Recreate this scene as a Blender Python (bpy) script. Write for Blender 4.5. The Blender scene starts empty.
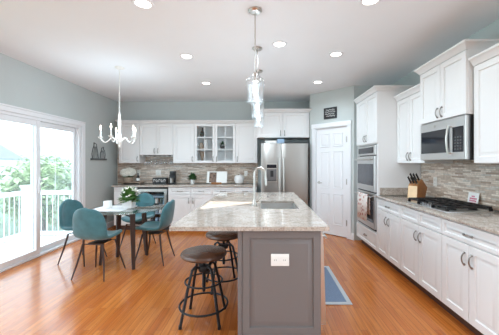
import bpy, bmesh, math, random
from mathutils import Vector, Matrix
random.seed(7)
R = math.radians
PI = math.pi
scene = bpy.context.scene
COL = scene.collection

# ------------------------------------------------------------------ camera
H = 1.37
cam_d = bpy.data.cameras.new('camera')
cam_d.sensor_width = 36
cam_d.lens = 280 / 499 * 36
cam_d.shift_x = -14.5 / 499
cam_d.shift_y = -4.5 / 499
cam_d.clip_start = 0.05
cam_d.clip_end = 300
cam = bpy.data.objects.new('camera', cam_d)
cam.location = (0, 0, H)
cam.rotation_euler = (R(90), 0, 0)
COL.objects.link(cam)
scene.camera = cam

# ------------------------------------------------------------------ world, sun, exposure
w = bpy.data.worlds.new('sky')
scene.world = w
w.use_nodes = True
wn, wl = w.node_tree.nodes, w.node_tree.links
wn.clear()
wo = wn.new('ShaderNodeOutputWorld')
wb = wn.new('ShaderNodeBackground')
wb.inputs['Color'].default_value = (0.73, 0.885, 1.0, 1)
wb.inputs['Strength'].default_value = 4.0
wl.new(wb.outputs[0], wo.inputs[0])
vs = scene.view_settings
vs.view_transform = 'Standard'
vs.look = 'None'
vs.exposure = 0.27
vs.gamma = 1
vs.use_curve_mapping = False
scene.cycles.use_denoising = True
scene.cycles.max_bounces = 10
scene.cycles.diffuse_bounces = 5
scene.cycles.transparent_max_bounces = 16
scene.cycles.sample_clamp_indirect = 4
scene.cycles.caustics_reflective = False
scene.cycles.caustics_refractive = False


# spot lamp standing in for the sun, aimed through the added ceiling hole
sun_d = bpy.data.lights.new('sunbeam', 'SPOT')
sun_d.energy = 26000
sun_d.color = (1, 0.96, 0.9)
sun_d.spot_size = R(6)
sun_d.spot_blend = 0.1
sun_d.shadow_soft_size = 0.03
sun_o = bpy.data.objects.new('sunbeam', sun_d)
_d = Vector((1.48, 1.70, -1.83)).normalized()
sun_o.location = Vector((-0.42, 3.1, 0.915)) - _d * 13
sun_o.rotation_euler = _d.to_track_quat('-Z', 'Y').to_euler()
COL.objects.link(sun_o)


# ------------------------------------------------------------------ materials
def lin(c):
    return tuple(((v / 255) / 12.92 if v / 255 <= 0.04045 else ((v / 255 + 0.055) / 1.055) ** 2.4) for v in c)


def mat(name, rgb=None, rough=0.5, metal=0.0, spec=0.5, emit=None, estr=0, noise=0.0, nscale=20, bump=0.0, coat=0.0):
    m = bpy.data.materials.new(name)
    m.use_nodes = True
    nt = m.node_tree
    b = nt.nodes['Principled BSDF']
    c = lin(rgb) if rgb else (0.8, 0.8, 0.8)
    b.inputs['Base Color'].default_value = (*c, 1)
    b.inputs['Roughness'].default_value = rough
    b.inputs['Metallic'].default_value = metal
    b.inputs['Specular IOR Level'].default_value = spec
    b.inputs['Coat Weight'].default_value = coat
    if emit:
        b.inputs['Emission Color'].default_value = (*lin(emit), 1)
        b.inputs['Emission Strength'].default_value = estr
    if noise or bump:
        tc = nt.nodes.new('ShaderNodeTexCoord')
        n = nt.nodes.new('ShaderNodeTexNoise')
        n.inputs['Scale'].default_value = nscale
        n.inputs['Detail'].default_value = 4
        nt.links.new(tc.outputs['Object'], n.inputs['Vector'])
        if noise:
            r = nt.nodes.new('ShaderNodeValToRGB')
            r.color_ramp.elements[0].position = 0.3
            r.color_ramp.elements[1].position = 0.7
            r.color_ramp.elements[0].color = (*[v * (1 - noise) for v in c], 1)
            r.color_ramp.elements[1].color = (*[min(1, v * (1 + noise)) for v in c], 1)
            nt.links.new(n.outputs['Fac'], r.inputs['Fac'])
            nt.links.new(r.outputs['Color'], b.inputs['Base Color'])
        if bump:
            bp = nt.nodes.new('ShaderNodeBump')
            bp.inputs['Strength'].default_value = bump
            bp.inputs['Distance'].default_value = 0.01
            nt.links.new(n.outputs['Fac'], bp.inputs['Height'])
            nt.links.new(bp.outputs['Normal'], b.inputs['Normal'])
    return m


def thin_glass(name, tint=(1, 1, 1), ior=1.45, rough=0.02, gain=1.0, base=0.0, haze=0.0):
    m = bpy.data.materials.new(name)
    m.use_nodes = True
    nt = m.node_tree
    nt.nodes.clear()
    o = nt.nodes.new('ShaderNodeOutputMaterial')
    mx = nt.nodes.new('ShaderNodeMixShader')
    t = nt.nodes.new('ShaderNodeBsdfTransparent')
    t.inputs[0].default_value = (*tint, 1)
    g = nt.nodes.new('ShaderNodeBsdfGlossy')
    g.inputs['Roughness'].default_value = rough
    f = nt.nodes.new('ShaderNodeLayerWeight')
    f.inputs['Blend'].default_value = 0.5
    p5 = nt.nodes.new('ShaderNodeMath')
    p5.operation = 'POWER'
    p5.inputs[1].default_value = 5
    nt.links.new(f.outputs['Facing'], p5.inputs[0])
    k = nt.nodes.new('ShaderNodeMath')
    k.operation = 'MULTIPLY_ADD'
    f0 = ((ior - 1) / (ior + 1)) ** 2
    k.inputs[1].default_value = (1 - f0) * gain
    k.inputs[2].default_value = f0 * gain + base
    k.use_clamp = True
    nt.links.new(p5.outputs[0], k.inputs[0])
    nt.links.new(k.outputs[0], mx.inputs[0])
    nt.links.new(t.outputs[0], mx.inputs[1])
    nt.links.new(g.outputs[0], mx.inputs[2])
    if haze:
        tl = nt.nodes.new('ShaderNodeBsdfTranslucent')
        tl.inputs[0].default_value = (0.95, 0.96, 0.97, 1)
        hz = nt.nodes.new('ShaderNodeMixShader')
        hz.inputs[0].default_value = haze
        nt.links.new(mx.outputs[0], hz.inputs[1])
        nt.links.new(tl.outputs[0], hz.inputs[2])
        nt.links.new(hz.outputs[0], o.inputs[0])
    else:
        nt.links.new(mx.outputs[0], o.inputs[0])
    return m


def swizzle(nt, order, offs=(0, 0, 0)):
    """object coordinates re-ordered so that a 2D pattern lies in the surface"""
    tc = nt.nodes.new('ShaderNodeTexCoord')
    s = nt.nodes.new('ShaderNodeSeparateXYZ')
    c = nt.nodes.new('ShaderNodeCombineXYZ')
    nt.links.new(tc.outputs['Object'], s.inputs[0])
    for i, a in enumerate(order):
        nt.links.new(s.outputs['XYZ'.index(a)], c.inputs[i])
    return c.outputs[0]


def ramp(nt, stops, interp='LINEAR'):
    r = nt.nodes.new('ShaderNodeValToRGB')
    r.color_ramp.interpolation = interp
    e = r.color_ramp.elements
    while len(e) < len(stops):
        e.new(0.5)
    for el, (p, c) in zip(e, stops):
        el.position = p
        el.color = (*lin(c), 1)
    return r


def floor_mat():
    m = mat('oak_floor', (188, 126, 84), 0.2, spec=0.5)
    nt = m.node_tree
    b = nt.nodes['Principled BSDF']
    v = swizzle(nt, 'YXZ')
    br = nt.nodes.new('ShaderNodeTexBrick')
    br.offset = 0.37
    br.offset_frequency = 2
    for k, val in (('Scale', 1.0), ('Mortar Size', 0.0012), ('Mortar Smooth', 0.2), ('Bias', 0.0), ('Brick Width', 0.95), ('Row Height', 0.06)):
        br.inputs[k].default_value = val
    br.inputs['Color1'].default_value = (0, 0, 0, 1)
    br.inputs['Color2'].default_value = (1, 1, 1, 1)
    br.inputs['Mortar'].default_value = (0.5, 0.5, 0.5, 1)
    nt.links.new(v, br.inputs['Vector'])
    r = ramp(nt, [(0, (186, 103, 44)), (0.35, (199, 117, 53)), (0.7, (203, 122, 57)), (1, (210, 131, 65))])
    nt.links.new(br.outputs['Color'], r.inputs['Fac'])
    mp = nt.nodes.new('ShaderNodeMapping')
    mp.inputs['Scale'].default_value = (2.5, 55, 1)
    nt.links.new(v, mp.inputs['Vector'])
    n = nt.nodes.new('ShaderNodeTexNoise')
    n.inputs['Scale'].default_value = 1
    n.inputs['Detail'].default_value = 5
    nt.links.new(mp.outputs[0], n.inputs['Vector'])
    r2 = ramp(nt, [(0.3, (190, 175, 165)), (0.65, (255, 255, 255))])
    nt.links.new(n.outputs['Fac'], r2.inputs['Fac'])
    mx = nt.nodes.new('ShaderNodeMix')
    mx.data_type = 'RGBA'
    mx.blend_type = 'MULTIPLY'
    mx.inputs[0].default_value = 0.6
    nt.links.new(r.outputs[0], mx.inputs[6])
    nt.links.new(r2.outputs[0], mx.inputs[7])
    mx2 = nt.nodes.new('ShaderNodeMix')
    mx2.data_type = 'RGBA'
    mx2.inputs[7].default_value = (*lin((110, 62, 36)), 1)
    nt.links.new(br.outputs['Fac'], mx2.inputs[0])
    nt.links.new(mx.outputs[2], mx2.inputs[6])
    nt.links.new(mx2.outputs[2], b.inputs['Base Color'])
    bp = nt.nodes.new('ShaderNodeBump')
    bp.inputs['Strength'].default_value = 0.25
    bp.inputs['Distance'].default_value = 0.002
    bp.invert = True
    nt.links.new(br.outputs['Fac'], bp.inputs['Height'])
    nt.links.new(bp.outputs['Normal'], b.inputs['Normal'])
    return m


def mosaic_mat(name, order):
    m = mat(name, (190, 178, 168), 0.3)
    nt = m.node_tree
    b = nt.nodes['Principled BSDF']
    v = swizzle(nt, order)
    br = nt.nodes.new('ShaderNodeTexBrick')
    br.offset = 0.43
    br.squash = 1.6
    br.squash_frequency = 3
    for k, val in (('Scale', 1.0), ('Mortar Size', 0.0012), ('Mortar Smooth', 0.1), ('Bias', 0.0), ('Brick Width', 0.13), ('Row Height', 0.019)):
        br.inputs[k].default_value = val
    br.inputs['Color1'].default_value = (0, 0, 0, 1)
    br.inputs['Color2'].default_value = (1, 1, 1, 1)
    nt.links.new(v, br.inputs['Vector'])
    r = ramp(nt, [(0, (183, 161, 143)), (0.15, (207, 188, 171)), (0.35, (235, 220, 205)), (0.55, (217, 197, 179)), (0.7, (217, 210, 201)), (0.85, (243, 232, 219)), (1, (197, 175, 158))], 'CONSTANT')
    nt.links.new(br.outputs['Color'], r.inputs['Fac'])
    n = nt.nodes.new('ShaderNodeTexNoise')
    n.inputs['Scale'].default_value = 30
    nt.links.new(v, n.inputs['Vector'])
    r2 = ramp(nt, [(0.3, (215, 210, 205)), (0.7, (255, 255, 255))])
    nt.links.new(n.outputs['Fac'], r2.inputs['Fac'])
    mx = nt.nodes.new('ShaderNodeMix')
    mx.data_type = 'RGBA'
    mx.blend_type = 'MULTIPLY'
    mx.inputs[0].default_value = 0.8
    nt.links.new(r.outputs[0], mx.inputs[6])
    nt.links.new(r2.outputs[0], mx.inputs[7])
    mx2 = nt.nodes.new('ShaderNodeMix')
    mx2.data_type = 'RGBA'
    mx2.inputs[7].default_value = (*lin((170, 160, 150)), 1)
    nt.links.new(br.outputs['Fac'], mx2.inputs[0])
    nt.links.new(mx.outputs[2], mx2.inputs[6])
    nt.links.new(mx2.outputs[2], b.inputs['Base Color'])
    return m


def granite_mat():
    m = mat('granite', (205, 196, 184), 0.045, spec=0.75)
    nt = m.node_tree
    b = nt.nodes['Principled BSDF']
    tc = nt.nodes.new('ShaderNodeTexCoord')
    n1 = nt.nodes.new('ShaderNodeTexNoise')
    n1.inputs['Scale'].default_value = 12
    n1.inputs['Detail'].default_value = 8
    n1.inputs['Roughness'].default_value = 0.7
    n1.inputs['Distortion'].default_value = 0.8
    nt.links.new(tc.outputs['Object'], n1.inputs['Vector'])
    r1 = ramp(nt, [(0.3, (158, 145, 134)), (0.45, (184, 172, 161)), (0.55, (196, 186, 176)), (0.7, (208, 200, 191))])
    nt.links.new(n1.outputs['Fac'], r1.inputs['Fac'])
    n2 = nt.nodes.new('ShaderNodeTexNoise')
    n2.inputs['Scale'].default_value = 75
    n2.inputs['Detail'].default_value = 3
    nt.links.new(tc.outputs['Object'], n2.inputs['Vector'])
    r2 = ramp(nt, [(0.33, (120, 105, 95)), (0.45, (235, 230, 225)), (0.6, (255, 255, 255))])
    nt.links.new(n2.outputs['Fac'], r2.inputs['Fac'])
    mx = nt.nodes.new('ShaderNodeMix')
    mx.data_type = 'RGBA'
    mx.blend_type = 'MULTIPLY'
    mx.inputs[0].default_value = 0.5
    nt.links.new(r1.outputs[0], mx.inputs[6])
    nt.links.new(r2.outputs[0], mx.inputs[7])
    nt.links.new(mx.outputs[2], b.inputs['Base Color'])
    return m


def steel_mat(name, rgb, rough, order='ZXY'):
    m = mat(name, rgb, rough, metal=1.0)
    nt = m.node_tree
    b = nt.nodes['Principled BSDF']
    tc = nt.nodes.new('ShaderNodeTexCoord')
    mp = nt.nodes.new('ShaderNodeMapping')
    mp.inputs['Scale'].default_value = (3, 3, 160)
    nt.links.new(tc.outputs['Object'], mp.inputs['Vector'])
    n = nt.nodes.new('ShaderNodeTexNoise')
    n.inputs['Scale'].default_value = 2
    nt.links.new(mp.outputs[0], n.inputs['Vector'])
    mr = nt.nodes.new('ShaderNodeMapRange')
    mr.inputs['To Min'].default_value = rough - 0.05
    mr.inputs['To Max'].default_value = rough + 0.08
    nt.links.new(n.outputs['Fac'], mr.inputs['Value'])
    nt.links.new(mr.outputs[0], b.inputs['Roughness'])
    return m


MT = {}
MT['cab'] = mat('white_cabinet_paint', (232, 231, 230), 0.35)
MT['trim'] = mat('white_trim_paint', (238, 239, 241), 0.4)
MT['wall'] = mat('blue_grey_wall_paint', (196, 202, 200), 0.7, noise=0.015, nscale=3)
MT['rear'] = mat('taupe_wall_paint', (158, 150, 142), 0.8)
MT['ceil'] = mat('ceiling_paint', (240, 243, 246), 0.85, noise=0.01, nscale=2)
MT['floor'] = floor_mat()
MT['granite'] = granite_mat()
MT['mosaic_back'] = mosaic_mat('mosaic_tile_back', 'XZY')
MT['mosaic_side'] = mosaic_mat('mosaic_tile_side', 'YZX')
MT['island'] = mat('grey_island_paint', (118, 112, 110), 0.4)
MT['steel'] = steel_mat('brushed_steel', (172, 168, 163), 0.3)
MT['steel_light'] = steel_mat('pale_brushed_steel', (214, 213, 211), 0.34)
MT['ovenglass'] = mat('grey_oven_glass', (62, 64, 70), 0.1, spec=0.5)
MT['steel_dark'] = steel_mat('dark_steel', (120, 118, 118), 0.35)
MT['nickel'] = mat('brushed_nickel', (196, 192, 186), 0.28, metal=1.0)
MT['pewter'] = mat('pewter_handle', (158, 155, 151), 0.3, metal=1.0)
MT['black'] = mat('black_plastic', (28, 28, 30), 0.4)
MT['blackglass'] = mat('black_oven_glass', (32, 32, 38), 0.08, spec=0.35)
MT['iron'] = mat('black_iron', (34, 32, 32), 0.5, metal=0.3, noise=0.2, nscale=40)
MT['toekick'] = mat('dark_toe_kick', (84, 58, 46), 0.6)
MT['teal'] = mat('teal_velvet', (60, 108, 115), 0.8, noise=0.2, nscale=9)
MT['teal'].node_tree.nodes['Principled BSDF'].inputs['Sheen Weight'].default_value = 0.4
MT['chairleg'] = mat('dark_brown_metal', (64, 42, 33), 0.6)
MT['darkwood'] = mat('dark_brown_seat', (92, 66, 52), 0.25, noise=0.25, nscale=6)
MT['glass'] = thin_glass('window_glass', (0.97, 0.98, 0.98), 1.45, 0.01, 1.0)
MT['doorglass'] = thin_glass('glare_veil_door_glass', (0.97, 0.98, 0.98), 1.45, 0.01, 1.0, 0.0, 0.05)  # translucent veil in the pane stands in for overexposed glare outdoors
MT['shadeglass'] = thin_glass('clear_shade_glass', (0.97, 0.975, 0.98), 1.5, 0.03, 1.2, 0.03, 0.025)
MT['tableglass'] = thin_glass('green_table_glass', (0.86, 0.94, 0.92), 1.5, 0.02, 1.6, 0.12)
MT['white'] = mat('white_ceramic', (240, 238, 236), 0.3)
MT['cloth'] = mat('white_cloth', (236, 238, 240), 0.85, noise=0.03, nscale=60)
MT['plastic'] = mat('white_plastic', (240, 238, 232), 0.4)
MT['leaf'] = mat('green_leaf', (82, 122, 54), 0.6, noise=0.35, nscale=30)
MT['darkleaf'] = mat('dark_green_leaf', (52, 92, 48), 0.6, noise=0.35, nscale=40)
MT['petal'] = mat('white_petal', (244, 242, 232), 0.7, noise=0.06, nscale=50)
MT['lightwood'] = mat('light_wood', (230, 198, 158), 0.5, noise=0.1, nscale=12)
MT['wood'] = mat('honey_wood', (162, 108, 62), 0.5, noise=0.15, nscale=12)
MT['greywood'] = mat('weathered_wood', (166, 146, 128), 0.6, noise=0.15, nscale=25)
MT['whitemetal'] = mat('distressed_white_metal', (236, 235, 230), 0.5, noise=0.08, nscale=30)
MT['bulb'] = mat('glowing_bulb', (255, 250, 240), 0.4, emit=(255, 240, 218), estr=5)
MT['canlight'] = mat('glowing_diffuser', (255, 255, 255), 0.4, emit=(255, 246, 235), estr=9)
MT['rug'] = mat('blue_grey_rug', (118, 134, 158), 0.95, noise=0.15, nscale=120, bump=0.3)
MT['rugborder'] = mat('pale_grey_rug_border', (190, 194, 198), 0.95, noise=0.06, nscale=120)
MT['screen'] = mat('pale_blue_display', (150, 176, 196), 0.4)
MT['paper'] = mat('white_paper', (244, 244, 240), 0.8)
MT['photo'] = mat('printed_food_photo', (120, 98, 84), 0.6, noise=0.7, nscale=28)
MT['pink'] = mat('pink_print', (206, 98, 130), 0.7)
MT['sign'] = mat('black_slate', (44, 44, 46), 0.6, noise=0.1, nscale=30)
MT['chalk'] = mat('chalk_white', (226, 226, 222), 0.8)
MT['wrought'] = mat('grey_wrought_metal', (104, 108, 110), 0.5, metal=0.3)
MT['towel'] = mat('floral_towel', (228, 214, 208), 0.9, noise=0.0)
MT['deck'] = mat('pale_deck_board', (214, 212, 208), 0.7, noise=0.05, nscale=10)
MT['lawn'] = mat('lawn_ground', (120, 138, 120), 0.95, noise=0.2, nscale=0.6)
MT['tree'] = mat('tree_leaf', (160, 178, 130), 0.8, noise=0.35, nscale=1.5)
MT['tree_dark'] = mat('tree_leaf_dark', (140, 160, 130), 0.8, noise=0.35, nscale=1.5)
MT['bark'] = mat('tree_bark', (96, 80, 68), 0.9)
MT['roof'] = mat('grey_roof_shingle', (150, 150, 162), 0.9, noise=0.08, nscale=8)
MT['siding'] = mat('pale_house_siding', (220, 222, 226), 0.8)
MT['bottle'] = mat('dark_bottle_glass', (40, 34, 32), 0.12)
MT['orange'] = mat('orange_print', (206, 120, 60), 0.7)
MT['blueplastic'] = mat('pale_blue_plastic', (150, 178, 204), 0.5)
MT['inner'] = mat('cabinet_interior', (232, 233, 234), 0.6)


def towel_mat():
    m = MT['towel']
    nt = m.node_tree
    b = nt.nodes['Principled BSDF']
    tc = nt.nodes.new('ShaderNodeTexCoord')
    v = nt.nodes.new('ShaderNodeTexVoronoi')
    v.inputs['Scale'].default_value = 18
    nt.links.new(tc.outputs['Object'], v.inputs['Vector'])
    r = ramp(nt, [(0.0, (176, 108, 100)), (0.3, (206, 150, 140)), (0.42, (236, 228, 222)), (0.8, (240, 234, 228))])
    nt.links.new(v.outputs['Distance'], r.inputs['Fac'])
    nt.links.new(r.outputs[0], b.inputs['Base Color'])


towel_mat()


# ------------------------------------------------------------------ mesh helpers
class MB:
    def __init__(self, T=None):
        self.bm = bmesh.new()
        self.T = T or (lambda p: p)

    def v(self, p):
        return self.bm.verts.new(self.T(Vector(p)))

    def box(self, x0, y0, z0, x1, y1, z1, bev=0.0, seg=2):
        x0, x1 = sorted((x0, x1)); y0, y1 = sorted((y0, y1)); z0, z1 = sorted((z0, z1))
        vs_ = [self.v((x, y, z)) for x in (x0, x1) for y in (y0, y1) for z in (z0, z1)]
        fs = [(0, 1, 3, 2), (4, 6, 7, 5), (0, 4, 5, 1), (2, 3, 7, 6), (0, 2, 6, 4), (1, 5, 7, 3)]
        faces = [self.bm.faces.new([vs_[i] for i in f]) for f in fs]
        if bev:
            es = list({e for f in faces for e in f.edges})
            bmesh.ops.bevel(self.bm, geom=es, offset=bev, segments=seg, affect='EDGES', profile=0.5)
        return self

    def hexa(self, bottom, top):
        b = [self.v(p) for p in bottom]
        t = [self.v(p) for p in top]
        n = len(b)
        self.bm.faces.new(b[::-1]); self.bm.faces.new(t)
        for i in range(n):
            j = (i + 1) % n
            self.bm.faces.new((b[i], b[j], t[j], t[i]))
        return self

    def tube(self, pts, r, seg=10, cap=True, closed=False):
        pts = [Vector(p) for p in pts]
        n = len(pts)
        rs = r if isinstance(r, (list, tuple)) else [r] * n
        rings = []
        prev = None
        for i, p in enumerate(pts):
            if closed:
                d = pts[(i + 1) % n] - pts[i - 1]
            else:
                d = (pts[min(i + 1, n - 1)] - pts[max(i - 1, 0)])
            d.normalize()
            if prev is None:
                a = Vector((0, 0, 1)) if abs(d.z) < 0.9 else Vector((1, 0, 0))
                u = d.cross(a).normalized()
            else:
                u = (prev - d * prev.dot(d)).normalized()
            prev = u
            vv = d.cross(u)
            rings.append([self.v(p + (u * math.cos(2 * PI * k / seg) + vv * math.sin(2 * PI * k / seg)) * rs[i]) for k in range(seg)])
        m = n if closed else n - 1
        for i in range(m):
            a, b = rings[i], rings[(i + 1) % n]
            for k in range(seg):
                self.bm.faces.new((a[k], a[(k + 1) % seg], b[(k + 1) % seg], b[k]))
        if cap and not closed:
            self.bm.faces.new(rings[0][::-1]); self.bm.faces.new(rings[-1])
        return self

    def lathe(self, prof, c=(0, 0, 0), seg=24, cap=True):
        c = Vector(c)
        rings = []
        for r, z in prof:
            if r < 1e-5:
                rings.append([self.v(c + Vector((0, 0, z)))])
            else:
                rings.append([self.v(c + Vector((r * math.cos(2 * PI * k / seg), r * math.sin(2 * PI * k / seg), z))) for k in range(seg)])
        for a, b in zip(rings, rings[1:]):
            for k in range(seg):
                j = (k + 1) % seg
                if len(a) == 1 and len(b) == 1:
                    continue
                if len(a) == 1:
                    self.bm.faces.new((a[0], b[j], b[k]))
                elif len(b) == 1:
                    self.bm.faces.new((a[k], a[j], b[0]))
                else:
                    self.bm.faces.new((a[k], a[j], b[j], b[k]))
        if cap:
            if len(rings[0]) > 1: self.bm.faces.new(rings[0][::-1])
            if len(rings[-1]) > 1: self.bm.faces.new(rings[-1])
        return self

    def ball(self, c, r, sub=2, squash=(1, 1, 1), jit=0.0):
        m = Matrix.Translation(Vector((0, 0, 0)))
        ret = bmesh.ops.create_icosphere(self.bm, subdivisions=sub, radius=1.0, matrix=m)
        for vv in ret['verts']:
            q = vv.co * r * (1 + random.uniform(-jit, jit))
            vv.co = self.T(Vector(c) + Vector((q.x * squash[0], q.y * squash[1], q.z * squash[2])))
        return self

    def ring_loops(self, loops, cap_first=True, cap_last=True):
        vl = [[self.v(p) for p in lp] for lp in loops]
        n = len(vl[0])
        for a, b in zip(vl, vl[1:]):
            for k in range(n):
                j = (k + 1) % n
                self.bm.faces.new((a[k], a[j], b[j], b[k]))
        if cap_first: self.bm.faces.new(vl[0][::-1])
        if cap_last: self.bm.faces.new(vl[-1])
        return self

    def leafcard(self, c, d, ln, wd, up=(0, 0, 1)):
        """a folded pointed leaf"""
        c = Vector(c); d = Vector(d).normalized()
        s = d.cross(Vector(up))
        if s.length < 1e-3: s = Vector((1, 0, 0))
        s.normalize()
        n = s.cross(d)
        a = self.v(c); b = self.v(c + d * ln * 0.5 + s * wd * 0.5 + n * wd * 0.18)
        e = self.v(c + d * ln); f = self.v(c + d * ln * 0.5 - s * wd * 0.5 + n * wd * 0.18)
        m = self.v(c + d * ln * 0.5)
        self.bm.faces.new((a, b, m)); self.bm.faces.new((b, e, m)); self.bm.faces.new((e, f, m)); self.bm.faces.new((f, a, m))
        return self

    def build(self, name, m, parent=None, smooth=True, recalc=True):
        if recalc:
            bmesh.ops.recalc_face_normals(self.bm, faces=self.bm.faces[:])
        off = Vector((0, 0, 0))
        p = parent
        while p is not None:
            off += Vector(p.location)
            p = p.parent
        if parent is None and len(self.bm.verts):
            xs = [v.co for v in self.bm.verts]
            off = Vector(((min(v.x for v in xs) + max(v.x for v in xs)) / 2, (min(v.y for v in xs) + max(v.y for v in xs)) / 2, min(v.z for v in xs)))
        for v in self.bm.verts:
            v.co -= off
        me = bpy.data.meshes.new(name)
        self.bm.to_mesh(me)
        self.bm.free()
        me.materials.append(MT[m] if isinstance(m, str) else m)
        if smooth:
            for f in me.polygons: f.use_smooth = True
            me.set_sharp_from_angle(angle=R(32))
        o = bpy.data.objects.new(name, me)
        COL.objects.link(o)
        if parent is not None:
            o.parent = parent
        else:
            o.location = off
        return o


def tag(o, label, cat, group=None, kind=None):
    if label: o['label'] = label
    if cat: o['category'] = cat
    if group: o['group'] = group
    if kind: o['kind'] = kind
    return o


def thing(name, label, cat, loc=(0, 0, 0), group=None):
    o = bpy.data.objects.new(name, None)
    o.empty_display_size = 0.1
    COL.objects.link(o)
    o.location = loc
    return tag(o, label, cat, group)


def struct(name, mb, m, parent=None):
    o = mb.build(name, m, parent, smooth=False)
    if parent is None: o['kind'] = 'structure'
    return o


def dup(o, parent=None, deep=True):
    c = o.copy()
    COL.objects.link(c)
    if parent is not None: c.parent = parent
    if deep:
        for ch in list(o.children):
            dup(ch, c)
    return c


def place(root, loc, rz=0, label=None, group=None):
    root.location = loc
    root.rotation_euler = (0, 0, rz)
    if label: root['label'] = label
    if group: root['group'] = group
    return root


# facing frames: (u, v, n) -> world, u along the run, v up, n towards the room
def face_back(y):          # cabinets on the back wall, facing the camera
    return lambda p: Vector((p.x, y - p.z, p.y))


def face_right(x):         # cabinets on the right wall
    return lambda p: Vector((x - p.z, p.x, p.y))


def raised_panel(mb, u0, v0, u1, v1, t=0.02, fr=0.055):
    def lp(ins, n):
        return [(u0 + ins, v0 + ins, n), (u1 - ins, v0 + ins, n), (u1 - ins, v1 - ins, n), (u0 + ins, v1 - ins, n)]
    fr = min(fr, (u1 - u0) * 0.22, (v1 - v0) * 0.28)
    mb.ring_loops([lp(0, 0), lp(0, t - 0.003), lp(0.003, t), lp(fr, t), lp(fr + 0.004, t - 0.013), lp(fr + 0.014, t - 0.013), lp(fr + 0.04, t - 0.002), lp(fr + 0.042, t - 0.002)])
    return mb


def pull(mb, a, b, n0, stand=0.024, r=0.006):
    """arched bar pull between a and b, (u, v) points on a face at height n0"""
    a = Vector((a[0], a[1], 0)); b = Vector((b[0], b[1], 0))
    pts = []
    for k in range(9):
        t = k / 8
        p = a.lerp(b, t)
        pts.append((p.x, p.y, n0 + 0.004 + stand * math.sin(PI * t) ** 0.55))
    mb.tube(pts, [r * (1.7 if k in (0, 8) else 1.0) for k in range(9)], 8)
    return mb


def crown_front(mb, prof, path):
    """sweep a (out, z) profile along a path of ((x, y), outward dir)"""
    loops = []
    for (x, y), (dx, dy) in path:
        loops.append([(x + dx * o, y + dy * o, z) for o, z in prof])
    mb.ring_loops(loops)


# ------------------------------------------------------------------ room shell
XL, XR, YB, ZC = -3.29, 2.235, 6.27, 2.745
YR = -3.0
YD0, YD1, ZD = 3.20, 5.04, 2.03      # sliding door opening
m = MB(); m.box(XL - 0.12, YR, -0.1, XR + 0.12, YB + 0.12, 0); struct('floor', m, 'floor')
m = MB()
SUN_HOLE = [(-2.085, 1.12), (-1.595, 1.515), (-2.09, 1.60)]      # unseen ceiling hole, added and shaped to cut the island's sun patch
ox0, ox1, oy0, oy1 = XL - 0.12, XR + 0.12, YR, YB + 0.12
A_, B_, C_ = SUN_HOLE
for poly in ([(ox0, oy0), (ox1, oy0), (ox1, B_[1]), B_, A_, (ox0, A_[1])], [(ox0, A_[1]), A_, C_, (ox0, C_[1])], [(ox0, C_[1]), C_, B_, (ox1, B_[1]), (ox1, oy1), (ox0, oy1)]):
    m.hexa([(x, y, ZC) for x, y in poly], [(x, y, ZC + 0.02) for x, y in poly])
struct('ceiling', m, 'ceil')
m = MB()
m.box(XL - 0.12, 2.5, 0, XL, YD0, ZC); m.box(XL - 0.12, YR, 0, XL, YR + 0.4, ZC); m.box(XL - 0.12, YR + 0.4, 2.70, XL, 2.5, ZC)  # wide unglazed gap out of view, added to let in sky light
m.box(XL - 0.12, YD1, 0, XL, YB + 0.12, ZC); m.box(XL - 0.12, YD0, ZD, XL, YD1, ZC)
struct('wall_left', m, 'wall')
m = MB(); m.box(XL, YB, 0, XR + 0.12, YB + 0.12, ZC); struct('wall_back', m, 'wall')
m = MB(); m.box(XR, 0.95, 0, XR + 0.12, YB, ZC); m.box(XR, YR, 0, XR + 0.12, YR + 0.4, ZC); m.box(XR, YR + 0.4, 2.70, XR + 0.12, 0.95, ZC)  # unseen opening beside the camera, added to brighten ceiling and room
struct('wall_right', m, 'wall')
m = MB(); m.box(XL - 0.12, YR - 0.12, 0, XR + 0.12, YR, ZC); struct('wall_rear', m, 'rear')

# diagonal pantry wall with its door, local frame: x along the wall, -y to the room
PL = Vector((0.922, 5.648, 0)); PLEN = 0.959
pw = bpy.data.objects.new('wall_pantry', None); COL.objects.link(pw); pw['kind'] = 'structure'
m = MB()
u0, u1, zt = 0.135, 0.83, 2.05
m.box(0, 0, 0, u0, 0.11, ZC); m.box(u1, 0, 0, PLEN, 0.11, ZC); m.box(u0, 0, zt, u1, 0.11, ZC)
m.build('wall_panel', 'wall', pw, smooth=False)
place(pw, PL, R(-45))
m = MB(); m.box(1.604, 4.972, 0, XR, 5.05, ZC); struct('wall_return', m, 'wall')

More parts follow.
